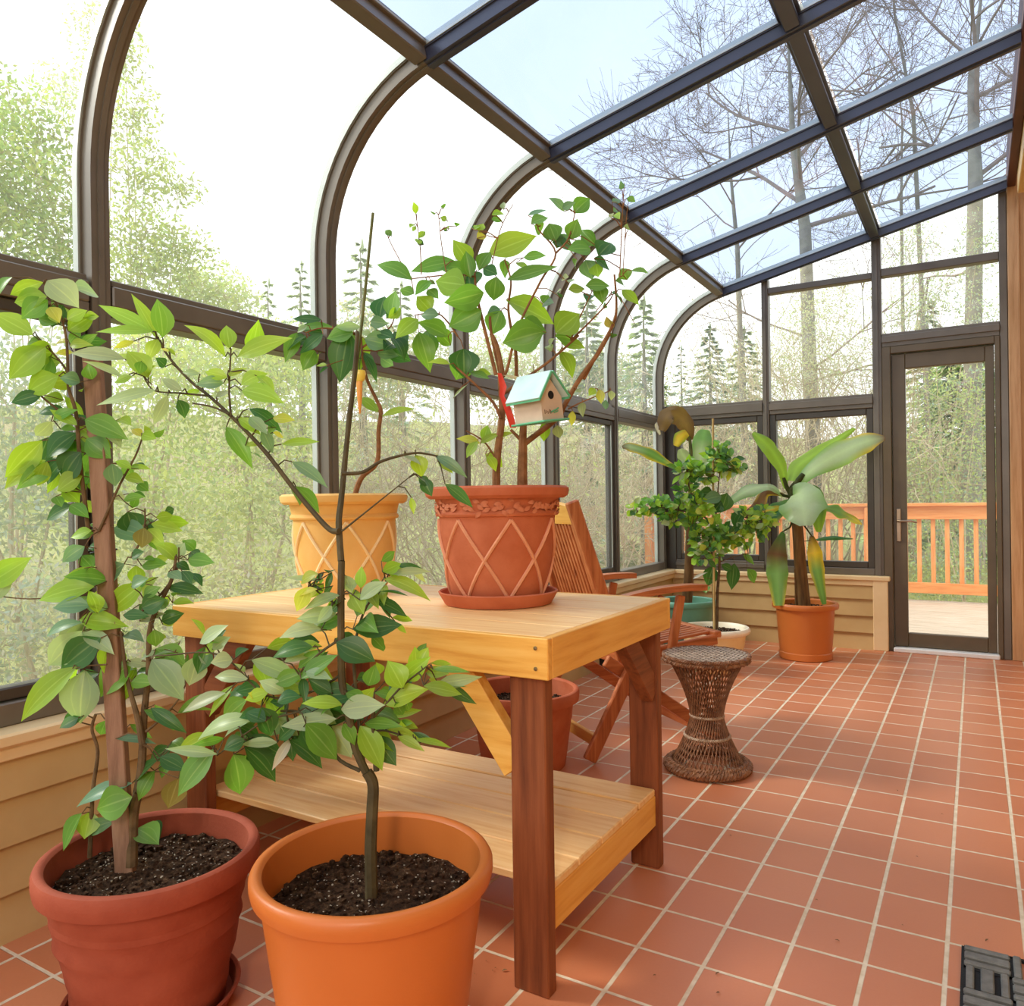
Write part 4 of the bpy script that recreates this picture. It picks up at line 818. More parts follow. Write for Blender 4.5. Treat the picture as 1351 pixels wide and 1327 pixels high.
# --- folding deck chair
ch = thing('deck_chair', 'reddish slatted wooden folding armchair behind the table facing the far corner', 'chair', (.725, 3.35, 0), rotz=math.radians(-38), world=False)
hx = .30
bt, bb = Vector((0, -.425, 1.075)), Vector((0, -.20, .40)); bd = (bt - bb).normalized(); bn = Vector((0, -bd.z, bd.y))
for s_ in (-1, 1):
    mb = MB(); mb.beam(bb + Vector((s_ * .24, 0, 0)), bt + Vector((s_ * .225, 0, 0)), .034, .055, .006, (0, 1, 0)); mb.build('back_stile', 'teak_z', ch)
    mb = MB(); mb.beam((s_ * hx, -.397, .0165), (s_ * hx, -.03, .66), .024, .058, .004); mb.build('leg', 'teak_z', ch)
    mb = MB(); mb.beam((s_ * (hx - .03), .26, .0225), (s_ * (hx - .03), -.30, .41), .024, .05, .004); mb.build('leg', 'teak_y', ch)
    mb = MB(); mb.beam((s_ * (hx - .002), .0, .43), (s_ * (hx - .002), .05, .665), .022, .04, .004); mb.build('arm_support', 'teak_z', ch)
    mb = MB(); vs = []; fs = []; n_ = 12; w_ = .031
    for i in range(n_ + 1):
        t = i / n_; y = -.36 + .53 * t; z = .640 + .058 * math.sin(t * math.pi * .62); ww = w_ * (.75 + .35 * t) * (1 if t < .95 else .7); th = .013
        for dx, dz in ((-ww, -th), (ww, -th), (ww, th), (-ww, th)): vs.append((s_ * hx + dx, y, z + dz))
        if i: o = 4 * (i - 1); fs += [(o + k, o + (k + 1) % 4, o + 4 + (k + 1) % 4, o + 4 + k) for k in range(4)]
    fs += [(3, 2, 1, 0), tuple(4 * n_ + k for k in range(4))]; mb.add(vs, fs); mb.build('armrest', 'teak_y', ch)
    mb = MB(); mb.beam((s_ * (hx - .058), -.22, .40), (s_ * (hx - .058), .27, .452), .024, .045, .004); mb.build('seat_rail', 'teak_y', ch)
for i in range(13):
    x = -.192 + .384 * i / 12; mb = MB(); mb.beam(Vector((x * 1.04, 0, 0)) + bb + bd * .04, Vector((x, 0, 0)) + bt - bd * .09, .020, .012, .002, (0, 1, 0)); mb.build('back_slat', 'teak_z', ch)
mb = MB(); n_ = 10; vs = []; fs = []
for i in range(n_ + 1):
    t = i / n_; x = -.208 + .416 * t; cr = .022 * math.sin(math.pi * t)
    for a_, b_ in ((-.10, -.011), (-.10, .011), (-.025 + cr, .011), (-.025 + cr, -.011)): q = bt + bd * a_ + bn * b_; vs.append((x, q.y, q.z))
    if i: o = 4 * (i - 1); fs += [(o + k, o + 4 + k, o + 4 + (k + 1) % 4, o + (k + 1) % 4) for k in range(4)]
fs += [(0, 1, 2, 3), tuple(4 * n_ + k for k in (3, 2, 1, 0))]; mb.add(vs, fs); mb.build('top_rail', 'pine_x', ch)
mb = MB(); mb.beam(bb + Vector((-.22, 0, 0)), bb + Vector((.22, 0, 0)), .022, .06, .003); mb.build('bottom_rail', 'teak_x', ch)
for i in range(12):
    x = -.20 + .40 * i / 11; mb = MB(); mb.beam((x, -.18, .432), (x, .255, .478), .022, .012, .002); mb.build('seat_slat', 'pine_y' if 0 else 'teak_y', ch)
mb = MB(); mb.beam((-.255, .272, .474), (.255, .272, .474), .036, .028, .004); mb.build('front_rail', 'teak_x', ch)
mb = MB(); mb.beam((-hx, -.355, .085), (hx, -.355, .085), .02, .05, .003); mb.build('cross_rail', 'pine_x', ch)
mb = MB(); mb.beam((-hx + .03, .20, .06), (hx - .03, .20, .06), .02, .045, .003); mb.build('cross_rail', 'teak_x', ch)

# --- far corner pots
def bigleaf(mb, pts, ws_, nrm, cols, wave=.12, seg=22, fold=.12):
    "broad strap leaf along a spine; ws_ and cols are sampled along it; nrm = facing"
    P = []
    for i in range(len(pts) - 1):
        p0, p1, p2, p3 = pts[max(i - 1, 0)], pts[i], pts[i + 1], pts[min(i + 2, len(pts) - 1)]
        for k in range(8):
            t = k / 8; P.append(.5 * ((2 * p1) + (p2 - p0) * t + (2 * p0 - 5 * p1 + 4 * p2 - p3) * t * t + (3 * p1 - p0 - 3 * p2 + p3) * t ** 3))
    P.append(pts[-1]); n = len(P); vs = []; fs = []; cs = []
    ph = rnd(0, 6)
    def samp(L, t): x = t * (len(L) - 1); i = min(int(x), len(L) - 2); return (L[i], L[i + 1], x - i)
    for i, q in enumerate(P):
        t = i / (n - 1); a = (P[min(i + 1, n - 1)] - P[max(i - 1, 0)]).normalized(); nn = nrm - a * nrm.dot(a); nn = nn.normalized() if nn.length > .05 else a.orthogonal().normalized(); sd = a.cross(nn)
        w0, w1, f = samp(ws_, t); w = w0 + (w1 - w0) * f; c0, c1, f = samp(cols, t); c = tuple(x + (y - x) * f for x, y in zip(c0[0], c1[0])); ce = tuple(x + (y - x) * f for x, y in zip(c0[1], c1[1]))
        for j in (-2, -1, 0, 1, 2):
            s_ = j / 2; vs.append(q + sd * (w / 2 * s_) + nn * (fold * w * abs(s_) * (1) - .18 * w * s_ * s_ + wave * w * .5 * abs(s_) * math.sin(t * 17 + ph + j)))
            k = abs(s_); cc = c if k < .9 else ce
            if j == 0: cc = tuple(min(1, x * 1.25) for x in c)
            cs.append(tuple(cc) + (.14 if j else .14,))
        if i: o = (i - 1) * 5; fs += [(o + k, o + k + 1, o + k + 6, o + k + 5) for k in range(4)]
    mb.add(vs, fs, cs)
GB, GD, GL, YE, BR, GM = (.30, .52, .07), (.06, .20, .06), (.42, .56, .34), (.75, .56, .05), (.16, .08, .04), (.18, .38, .10)
def C(*l): return [(a, b) for a, b in l]
class Banana:
    def __init__(s, root, d, c): s.root, s.d, s.c = root, d, c; s.lf = MB(); s.st = MB()
    def L(s, pts, w, cols, nr=(.6, .6, 0), dd=(0, 0), wave=.12, pet=True):
        q = []
        for i, (x, y) in enumerate(pts): u, v = px(s.c, x, y); q.append(at(u, v, s.d + dd[0] + (dd[1] - dd[0]) * i / (len(pts) - 1)))
        view = (CAM - q[len(q) // 2]).normalized(); k = s.d / FPX / CROP[s.c][2]
        nrm = view * nr[0] + Vector((0, 0, 1)) * nr[1] + CR * nr[2]
        bigleaf(s.lf, q, [x * k for x in w], nrm, cols, wave)
    def P(s, pts, w0, w1, dd=(0, 0), n=12):
        k = s.d / FPX / CROP[s.c][2] / 2; q = []
        for i, (x, y) in enumerate(pts): u, v = px(s.c, x, y); q.append(at(u, v, s.d + dd[0] + (dd[1] - dd[0]) * i / (len(pts) - 1)))
        s.st.tube(q, [k * (w0 + (w1 - w0) * i / (len(q) - 1)) for i in range(len(q))], n)
random.seed(31)
NP = (1.087, 5.46)
nb = thing('potted_banana', 'orange pot with a banana plant in front of the far window near the door', 'potted plant', (NP[0], NP[1], 0), 'potted plants in the sunroom')
pr, ri = potprof(.212, .375, .165, .04, .022, .012, .04); mb = MB(); mb.lathe(pr[:2] + [(.171, .006), (.171, .045), (.166, .05)] + pr[3:], (NP[0], NP[1], 0), 72); mb.build('pot', 'orange_plastic', nb, True)
mb = MB(); soil(mb, ri, (NP[0], NP[1], 0), .33, 6); mb.build('soil', 'soil', nb)
bn_ = Banana(nb, depth((NP[0], NP[1], .6)), 'N')
bn_.P([(478, 1200), (470, 1100), (452, 900), (438, 700), (425, 600)], 84, 60); bn_.P([(470, 1190), (455, 1120), (430, 1080)], 60, 20); bn_.P([(428, 1200), (425, 1050), (420, 950)], 14, 10)
bn_.st.build('trunk', 'banana_trunk', nb, True); bn_.st = MB()
bn_.P([(426, 620), (405, 520), (395, 460), (440, 400), (475, 360)], 52, 34); bn_.P([(395, 480), (370, 440), (350, 380)], 34, 20); bn_.P([(395, 500), (340, 490), (270, 440)], 22, 12); bn_.P([(420, 600), (390, 690), (340, 720)], 14, 8); bn_.P([(430, 640), (480, 680), (530, 750)], 14, 8); bn_.P([(420, 560), (500, 580), (580, 570)], 16, 8); bn_.P([(405, 520), (430, 480), (455, 480)], 20, 14)
o_ = bn_.st.build('leaf_stalks', 'stem_green', nb, True)
bn_.L([(365, 450), (335, 310), (255, 185), (160, 98)], [20, 90, 120, 30], C((GB, GB), (GB, GB), (GB, GB), (GB, GM)), (.7, .2, .4), (0, .1))
bn_.L([(400, 400), (450, 300), (600, 200), (795, 70)], [60, 110, 95, 20], C((GB, GB), (GB, GB), (GB, GB), (GB, GB)), (.7, .5, 0), (0, .25))
bn_.L([(440, 420), (540, 320), (720, 215), (880, 150), (985, 130)], [40, 120, 190, 130, 30], C((GM, GM), (GL, GM), (GL, GB), (GL, YE), (BR, BR)), (.75, .5, 0), (0, -.15))
bn_.L([(345, 495), (265, 435), (125, 460), (-30, 560)], [20, 90, 120, 40], C((GB, GB), (GL, GL), (GL, GM), (GM, GM)), (.6, .8, -.2), (0, -.1))
bn_.L([(400, 500), (445, 475), (470, 560), (485, 680)], [60, 200, 280, 60], C((GM, GM), (GL, GL), (GL, GM), (GL, GL)), (.9, .3, -.1), (0, -.35), .2)
bn_.L([(420, 500), (520, 470), (560, 560), (570, 720)], [40, 120, 130, 30], C((GM, GM), (GM, GD), (GD, GB), (GB, GB)), (.8, .3, .3), (0, -.1))
bn_.L([(395, 520), (310, 580), (245, 680)], [30, 130, 50], C((GM, GM), (GD, GD), (GD, YE)), (.8, .4, -.2), (0, -.1))
bn_.L([(560, 560), (700, 590), (840, 668)], [30, 110, 20], C((GM, GM), (GM, GB), (YE, YE)), (.7, .6, .1), (0, .1), .2)
bn_.L([(555, 768), (660, 755), (785, 762)], [20, 48, 6], C((GD, GD), (GD, GD), (GD, GD)), (.6, .7, 0), (.1, .12), .05); bn_.P([(450, 780), (555, 768)], 6, 5)
bn_.L([(525, 745), (545, 850), (560, 960), (605, 1172)], [24, 90, 90, 24], C((BR, BR), (YE, YE), (GM, YE), (GM, GM)), (.9, .1, .1), (0, -.05))
bn_.L([(345, 720), (310, 860), (310, 980), (320, 1180)], [20, 120, 130, 60], C((GD, GD), (BR, BR), (GM, GM), (GM, YE)), (.9, .1, -.1), (0, -.1))
bn_.L([(360, 490), (240, 470), (190, 560), (100, 620)], [16, 60, 80, 40], C((BR, BR), (BR, YE), (BR, BR), (BR, BR)), (.8, .3, 0), (.1, .1))
bn_.L([(330, 560), (240, 590), (150, 650)], [20, 70, 20], C((YE, YE), (YE, GB), (YE, YE)), (.7, .4, 0), (-.05, -.1))
bn_.lf.build('leaves', 'leaf', nb, True)
if bn_.st.v: bn_.st.build('thin_stalk', 'stem_green', nb, True)

GPp = at(905, 800, 5.34); GP = (GPp.x, GPp.y)
gb = thing('potted_banana', 'green pot in the far left corner with a browning banana plant', 'potted plant', (GP[0], GP[1], 0), 'potted plants in the sunroom')
pr, ri = potprof(.205, .385, .15, .04, .018, .012, .05); mb = MB(); mb.lathe(pr, (GP[0], GP[1], 0), 72); mb.build('pot', 'green_plastic', gb, True)
mb = MB(); soil(mb, ri, (GP[0], GP[1], 0), .32, 7); mb.build('soil', 'soil', gb)
bn_ = Banana(gb, depth((GP[0], GP[1], .6)), 'O')
bn_.P([(455, 1420), (470, 1250), (474, 1100), (478, 900), (482, 700)], 76, 46); bn_.st.build('trunk', 'banana_trunk', gb, True); bn_.st = MB()
bn_.P([(482, 720), (484, 500), (486, 350), (478, 260), (460, 210)], 34, 16); bn_.P([(482, 650), (440, 520), (375, 460)], 16, 8); bn_.P([(486, 640), (540, 520), (556, 440)], 20, 12); bn_.st.build('leaf_stalks', 'stem_green', gb, True)
BO, WT = (.22, .14, .06), (.6, .56, .5)
bn_.L([(480, 270), (450, 160), (390, 95), (320, 100), (275, 200)], [40, 120, 130, 120, 60], C((BR, BR), (BO, BR), (BO, BO), (BO, BO), (BO, BR)), (.8, .2, 0), (0, -.1), .3)
bn_.L([(300, 140), (250, 165), (270, 230)], [20, 36, 16], C((WT, WT), (WT, WT), (WT, BR)), (.9, 0, 0), (-.08, -.1)); bn_.L([(460, 215), (410, 250), (380, 310)], [50, 90, 40], C((YE, YE), (YE, GB), (YE, BR)), (.9, .1, 0), (-.05, -.05))
bn_.L([(385, 465), (290, 410), (190, 355), (60, 315), (5, 318)], [14, 70, 95, 70, 24], C((YE, YE), (GM, YE), (GM, YE), (GL, YE), (BR, BR)), (.8, .5, 0), (0, -.05), .15)
bn_.L([(555, 445), (555, 350), (570, 260), (585, 195)], [60, 130, 140, 60], C((GL, GL), (GL, GM), (GM, GM), (GM, GM)), (.9, .1, 0), (0, .1), .08); bn_.L([(470, 430), (430, 370), (410, 330)], [40, 90, 30], C((GL, GL), (GL, GL), (GL, GL)), (.9, .2, 0), (.05, .08))
bn_.lf.build('leaves', 'leaf', gb, True)

CPp = at(942, 818, 4.86); CPc = (CPp.x, CPp.y)
cb = thing('potted_bush', 'cream glazed pot with a bushy glossy shrub and cane in front of the green pot', 'potted plant', (CPc[0], CPc[1], 0), 'potted plants in the sunroom')
pr = [(.13, 0), (.14, .01), (.165, .10), (.185, .17), (.19, .215)]
mb = MB(); mb.lathe(pr + [(.196, .235)], (CPc[0], CPc[1], 0), 64); mb.build('pot', 'cream_glaze', cb, True)
mb = MB(); mb.lathe([(.19, .225), (.213, .236), (.22, .25), (.219, .262), (.21, .272), (.195, .272), (.188, .262), (.184, .23), (.175, .19)], (CPc[0], CPc[1], 0), 64); mb.build('rim', 'cream_rim', cb, True)
mb = MB(); soil(mb, .182, (CPc[0], CPc[1], 0), .235, 8); mb.build('soil', 'soil', cb)
random.seed(33); p = Plant(cb, depth((CPc[0], CPc[1], .6)))
p.sp('O', [(666, 1590), (668, 1500), (672, 1330), (685, 1150), (680, 1000), (650, 880), (560, 780), (480, 620), (460, 480)], .011, .004); p.sp('O', [(646, 1590), (645, 1500), (640, 1330), (640, 1100), (600, 950)], .007, .004); p.sp('O', [(650, 880), (670, 700), (680, 560), (700, 420)], .006, .003); p.sp('O', [(560, 790), (400, 760), (250, 740), (90, 780)], .004, .002); p.sp('O', [(685, 1000), (780, 930), (900, 850), (1000, 800)], .004, .002); p.sp('O', [(690, 1120), (800, 1080), (900, 1060)], .003, .002)
RX = [(450, 480, 100, 24), (530, 470, 90, 20), (590, 520, 70, 14), (660, 400, 90, 22), (740, 420, 100, 22), (800, 470, 70, 14), (690, 330, 60, 10), (460, 640, 80, 16), (530, 720, 80, 18), (400, 740, 100, 22), (300, 740, 90, 18), (200, 740, 80, 14), (110, 750, 70, 10), (350, 830, 80, 14), (500, 850, 90, 16), (590, 740, 70, 12), (640, 900, 90, 18), (560, 960, 80, 14), (690, 930, 90, 18), (570, 1060, 90, 16), (650, 1040, 80, 12), (760, 960, 80, 12), (860, 830, 90, 16), (930, 900, 90, 16), (980, 800, 80, 12), (870, 960, 70, 10), (1010, 860, 70, 10)]
for (x, y, r, n_) in RX:
    rows = []
    for i in range(int(n_ * 1.7)):
        a = rnd(0, 6.28); q = rnd(.0, .7) * r; x0, y0 = x + q * math.cos(a), y + q * math.sin(a); a += rnd(-.7, .7); L = rnd(.55, 1.0) * r
        rows.append((x0, y0, x0 + L * math.cos(a), y0 + L * math.sin(a) * .8, rnd(28, 48), random.choice('bbbmmmdlbyd')))
    p.leaves('O', rows, .09)
p.leaves('O', [(700, 660, 560, 690, 80, 'u'), (700, 700, 640, 780, 110, 'd'), (740, 640, 690, 780, 110, 'd'), (640, 650, 540, 640, 90, 'd'), (640, 1150, 600, 1290, 95, 'd'), (600, 1290, 590, 1340, 60, 'm'), (790, 1130, 770, 1320, 80, 'd'), (880, 1170, 935, 1270, 70, 'm'), (700, 1140, 780, 1180, 50, 'd'), (500, 1240, 600, 1190, 18, 'w'), (860, 760, 790, 900, 100, 'd'), (950, 800, 880, 940, 100, 'm'), (850, 1060, 930, 1140, 40, 'm')], .05)
mb = MB(); mb.tube([at(*px('O', 650, 1590), p.d - .02), at(*px('O', 642, 800), p.d - .0), at(*px('O', 640, 118), p.d + .02)], .007, 8)
partlabel(mb.build('cane', 'bamboo', cb, True), 'straight tan support cane')
p.done('bark')

# --- small floor things
mt = MB(); mx0, mx1, my0, my1 = 2.044, 2.50, 1.55, 2.118; cs_ = .092
nx, ny = int((mx1 - mx0) / cs_), int((my1 - my0) / cs_)
for i in range(nx):
    for j in range(ny):
        X, Y = mx0 + i * cs_, my1 - (j + 1) * cs_
        if (i + j) % 2 == 0: bars = [((0, .070), (cs_, .088)), ((0, .032), (cs_, .060)), ((0, .004), (cs_, .022))]; cut = .0
        else: bars = [((.004, 0), (.022, cs_)), ((.032, 0), (.060, cs_)), ((.070, 0), (.088, cs_))]
        for (a_, b_), (c_, d_) in bars: mt.box((X + a_ + .001, Y + b_ + .001, .003), (X + c_ - .001, Y + d_ - .001, .014), .003)
mat_ = thing('doormat', 'grey rubber basket-weave doormat on the tiles at the right edge', 'doormat', ((mx0 + mx1) / 2, (my0 + my1) / 2, 0))
mt.build('weave', 'rubber', mat_)
mt = MB()
for i in range(nx + 1): mt.box((mx0 + i * cs_ - .005, my1 - ny * cs_, 0), (mx0 + i * cs_ + .005, my1, .006))
for j in range(ny + 1): mt.box((mx0, my1 - j * cs_ - .005, 0), (mx0 + nx * cs_, my1 - j * cs_ + .005, .006))
for i in range(nx):
    for j in range(ny):
        if (i * 3 + j) % 4 != 3: X, Y = mx0 + i * cs_, my1 - (j + 1) * cs_; mt.box((X, Y, 0), (X + cs_, Y + cs_, .004))
mt.build('backing', 'rubber_dark', mat_)
random.seed(41); mb = MB()
for (u, v) in [(1185, 1044), (1075, 1187), (1212, 1131), (1108, 1242), (1189, 1220), (944, 1286), (950, 1310), (627, 1285), (650, 1280), (655, 1277), (662, 1282), (640, 1268), (1245, 1075), (962, 1102), (1300, 1242), (866, 1287)]:
    dr_ = CR * ((u - IW / 2) / FPX) - CU * ((v - IH / 2) / FPX) + CF; t = -CAM.z / dr_.z; q = CAM + dr_ * t; a = rnd(0, 6.28); dv = Vector((math.cos(a), math.sin(a), .12)); L = rnd(.006, .014)
    mb.leaf(q + Vector((0, 0, .001)), q + Vector((0, 0, .003)) + dv * L, L * .4, Vector((0, 0, 1)), (1, 1, 1))
tag(mb.build('plant_debris', 'debris'), 'scattered crumbs of dry leaf on the tiles', 'debris', kind='stuff')
bx_ = thing('black_adapter', 'small black box on the floor by the left wall beyond the table', 'adapter', (.12, 4.36, 0))
mb = MB(); mb.box((.09, 4.32, 0), (.15, 4.40, .12), .006); mb.build('case', 'black_plastic', bx_)
mb = MB(); mb.tube([(.12, 4.33, .115), (.10, 4.25, .16), (.05, 4.2, .18), (.012, 4.16, .20)], .004, 6); mb.build('cord', 'black_plastic', bx_, True)

# ================================================================== OUTSIDE
random.seed(51)
def hgt(x, y):
    dl = max(0.0, -x - .5); df = max(0.0, y - 9.5)
    z = -.55 + .10 * dl + .0022 * dl * dl + .05 * df + .002 * df * df
    z += .12 * math.sin(x * .9 + y * .5) + .10 * math.sin(x * .37 - y * .8)
    return min(z, 5.5) - (.4 if (-.8 < x < 5 and y < 9.6) else 0)
def ground():
    vs = []; fs = []; nx, ny = 90, 90; x0, x1, y0, y1 = -38.0, 24.0, -12.0, 46.0
    for j in range(ny + 1):
        for i in range(nx + 1):
            x = x0 + (x1 - x0) * i / nx; y = y0 + (y1 - y0) * j / ny
            z = hgt(x, y) + rnd(-.05, .05)
            if -.9 < x < 6 and y < 9.8: z = -.9
            vs.append((x, y, z))
    for j in range(ny):
        for i in range(nx): o = j * (nx + 1) + i; fs.append((o, o + 1, o + nx + 2, o + nx + 1))
    mb = MB(); mb.add(vs, fs)
    k = NT('meadow'); v = k.coord(); n1 = k.noise(v, .35, 5, .6); n2 = k.noise(v, 5, 6, .7)
    c = k.ramp(n1, [(.32, lin((196, 184, 140))), (.5, lin((186, 196, 120))), (.68, lin((150, 160, 110)))])
    c = k.mix(k.math('MULTIPLY', n2, .7), c, lin((150, 136, 100))); k.pbr(c, .95, k.bump(n2, 1.0, .1), .1); MAT['meadow'] = k.m
    struct(mb.build('ground', 'meadow', None, True))
ground()
# deck with railing beyond the door
mb = MB()
for i in range(23): y = D + .07 + i * .14; mb.box((-1.5, y, -.06), (4.2, y + .132, -.03), .004)
mb.box((-1.5, D + .1, -.9), (4.2, 9.2, -.3)); mb.box((-1.4, D + .2, -.31), (4.1, 9.15, -.06)); struct(mb.build('trim_40', 'deck_wood'))
RY = 9.12
rl = thing('deck_railing', 'orange wooden deck railing outside beyond the glass door', 'railing', (1.3, RY, -.03))
mb = MB(); mb.box((-1.45, RY - .07, .965), (4.1, RY + .07, 1.0), .006); mb.build('cap_rail', 'rail_wood', rl)
mb = MB(); mb.box((-1.45, RY - .02, .83), (4.1, RY + .02, .965), .004); mb.build('top_rail', 'rail_wood', rl)
mb = MB(); mb.box((-1.45, RY - .02, .06), (4.1, RY + .02, .17), .004); mb.build('bottom_rail', 'rail_wood', rl)
for i in range(42):
    x = -1.4 + i * .128; mb = MB(); mb.box((x, RY + .021, .06), (x + .042, RY + .056, .965), .003); mb.build('baluster', 'rail_wood_z', rl)
for x in (-1.45, 1.05, 4.0): mb = MB(); mb.box((x, RY - .06, -.03), (x + .09, RY - .022, .962), .004); mb.build('post', 'rail_wood_z', rl)

def hz(c, f): return tuple(a * (1 - f) + b * f for a, b in zip(c, (.80, .84, .86)))  # mixes pale distance haze into a leaf colour
def rdir(): 
    while 1:
        v = Vector((rnd(-1, 1), rnd(-1, 1), rnd(-1, 1)))
        if .05 < v.length < 1: return v.normalized()
def crown(mb, blobs, n, size, cols, haze=.2, flat=.3):
    tot = sum(r[1].x * r[1].y * r[1].z for r in blobs) ** 1.0
    for (c, r) in blobs:
        for i in range(int(n * (r.x * r.y * r.z) / tot)):
            d = rdir(); k = R_() ** .45; q = c + Vector((d.x * r.x, d.y * r.y, d.z * r.z)) * k
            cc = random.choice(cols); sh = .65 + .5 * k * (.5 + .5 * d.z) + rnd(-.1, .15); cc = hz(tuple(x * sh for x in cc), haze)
            ld = (rdir() + Vector((0, 0, -.25))).normalized(); mb.card(q, ld, size * rnd(.3, .55), size * rnd(.7, 1.3), rdir(), cc)
def branchy(mb, p, d, L, r, lvl, curve=.25, n_child=3, tips=None, n=5, minr=.0025, lift=.1):
    pts = [p]; k = 5
    for i in range(k):
        d = (d + rdir() * curve * .5 + Vector((0, 0, lift * .25))).normalized(); pts.append(pts[-1] + d * (L / k))
    mb.tube(pts, [max(minr, r * (1 - .5 * i / k)) for i in range(k + 1)], n if r > .02 else 4 if r > .008 else 3, False)
    if lvl <= 0:
        if tips is not None: tips.append((pts[-1], d))
        return
    for c in range(n_child):
        t = rnd(.35, 1.0); i = min(int(t * k), k - 1); q = pts[i] + (pts[i + 1] - pts[i]) * (t * k - i)
        nd = (d + rdir() * .95).normalized(); branchy(mb, q, nd, L * rnd(.5, .78), max(minr, r * rnd(.42, .6)), lvl - 1, curve, n_child, tips, n, minr, lift)
def gpos(u, v, d): q = at(u, v, d); return Vector((q.x, q.y, hgt(q.x, q.y)))
YG, LG, OL, DG, TN, BG = (.50, .58, .13), (.36, .50, .14), (.34, .36, .14), (.07, .15, .07), (.42, .36, .24), (.16, .28, .22)
# evergreen
def conifer(name, label, u, d, top_v, R, haze, cols, n=3600, group=None):
    b = gpos(u, 500, d); top = at(u, top_v, d); H = top.z - b.z; root = thing(name, label, 'tree', tuple(b), 'evergreens beyond the glass')
    mb = MB(); mb.tube([b, b + Vector((0, 0, H * .96))], [R * .07 + .03, .01], 6); mb.build('trunk', 'bark_grey', root, True)
    mb = MB()
    nb = max(60, n // 42); per = n // nb
    for i in range(nb):
        t = ((i + R_()) / nb) ** .85; a = i * 2.39996 + rnd(-.5, .5); rr = R * (1 - t) * rnd(.62, 1.08) + R * .03; z0 = H * (.05 + .94 * t); dr = rnd(.25, .5) * (1 - t * .7)
        for j in range(per):
            k = R_() ** .7; sw = rnd(-.20, .20) * (1.1 - k * .6); r_ = rr * k
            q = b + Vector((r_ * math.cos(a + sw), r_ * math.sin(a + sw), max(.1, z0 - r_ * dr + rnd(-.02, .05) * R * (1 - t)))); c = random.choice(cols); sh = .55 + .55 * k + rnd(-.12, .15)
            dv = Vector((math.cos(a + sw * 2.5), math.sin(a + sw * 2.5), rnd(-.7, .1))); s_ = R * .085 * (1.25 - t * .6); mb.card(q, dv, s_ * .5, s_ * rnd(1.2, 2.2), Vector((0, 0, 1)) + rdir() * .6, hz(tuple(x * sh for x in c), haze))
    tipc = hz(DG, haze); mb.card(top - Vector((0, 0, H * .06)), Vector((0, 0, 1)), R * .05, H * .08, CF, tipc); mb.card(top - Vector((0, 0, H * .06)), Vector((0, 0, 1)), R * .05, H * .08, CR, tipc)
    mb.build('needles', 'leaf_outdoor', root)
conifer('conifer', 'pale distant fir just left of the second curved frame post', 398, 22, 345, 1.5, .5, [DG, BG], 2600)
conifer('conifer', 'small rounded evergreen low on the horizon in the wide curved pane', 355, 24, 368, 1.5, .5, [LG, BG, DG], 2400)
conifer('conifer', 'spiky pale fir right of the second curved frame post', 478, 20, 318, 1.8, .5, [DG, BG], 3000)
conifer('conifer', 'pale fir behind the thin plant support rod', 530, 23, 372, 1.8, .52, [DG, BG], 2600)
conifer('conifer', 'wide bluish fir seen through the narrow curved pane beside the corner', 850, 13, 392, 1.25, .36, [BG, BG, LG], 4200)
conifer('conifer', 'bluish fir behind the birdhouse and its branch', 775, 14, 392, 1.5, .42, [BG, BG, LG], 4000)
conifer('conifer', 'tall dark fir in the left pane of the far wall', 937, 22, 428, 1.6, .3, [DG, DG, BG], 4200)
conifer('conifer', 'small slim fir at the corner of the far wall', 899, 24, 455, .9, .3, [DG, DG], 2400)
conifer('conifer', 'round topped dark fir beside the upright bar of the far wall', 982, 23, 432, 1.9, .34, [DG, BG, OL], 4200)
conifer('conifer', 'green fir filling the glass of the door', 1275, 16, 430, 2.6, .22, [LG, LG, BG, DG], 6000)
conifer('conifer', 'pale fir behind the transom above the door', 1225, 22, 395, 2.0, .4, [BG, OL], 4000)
# leafy trees on the left
def bushtree(name, label, u, d, blobs, n, size, cols, haze, cat='tree', tr=.012, group=None):
    b = gpos(u, 500, d); root = thing(name, label, cat, tuple(b), 'leafy trees outside' if cat == 'tree' else 'garden shrubs outside')
    bl = [(at(x, y, d + dz), Vector((rx * d / FPX, rx * d / FPX, ry * d / FPX))) for (x, y, rx, ry, dz) in blobs]
    mb = MB()
    for (c, r) in bl: mid = (b + c) / 2 + rdir() * .1; mb.tube([b, mid, c], [tr, tr * .6, tr * .25], 6); [branchy(mb, c - Vector((0, 0, r.z * .3)), (rdir() + Vector((0, 0, .6))).normalized(), r.z * .7, tr * .25, 2, .3, 3) for _ in range(2)]
    mb.build('branches', 'twig_tan', root, True)
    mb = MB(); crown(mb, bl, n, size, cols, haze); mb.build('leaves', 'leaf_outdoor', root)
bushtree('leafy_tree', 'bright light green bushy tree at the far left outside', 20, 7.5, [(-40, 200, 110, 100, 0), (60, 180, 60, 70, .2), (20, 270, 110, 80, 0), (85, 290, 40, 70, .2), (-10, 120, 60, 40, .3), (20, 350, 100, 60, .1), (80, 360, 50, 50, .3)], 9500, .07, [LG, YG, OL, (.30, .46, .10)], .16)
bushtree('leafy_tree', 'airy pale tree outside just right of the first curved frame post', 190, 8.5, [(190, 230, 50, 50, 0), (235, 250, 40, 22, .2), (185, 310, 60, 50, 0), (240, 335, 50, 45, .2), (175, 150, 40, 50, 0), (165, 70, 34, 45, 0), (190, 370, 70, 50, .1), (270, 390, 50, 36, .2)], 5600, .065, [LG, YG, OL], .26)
bushtree('leafy_tree', 'thin feathery tree outside behind the first curved frame post', 130, 9.5, [(125, 60, 40, 70, 0), (110, 150, 45, 60, .1), (150, 20, 36, 40, 0), (80, 120, 40, 40, 0)], 1500, .06, [OL, YG, LG], .5)
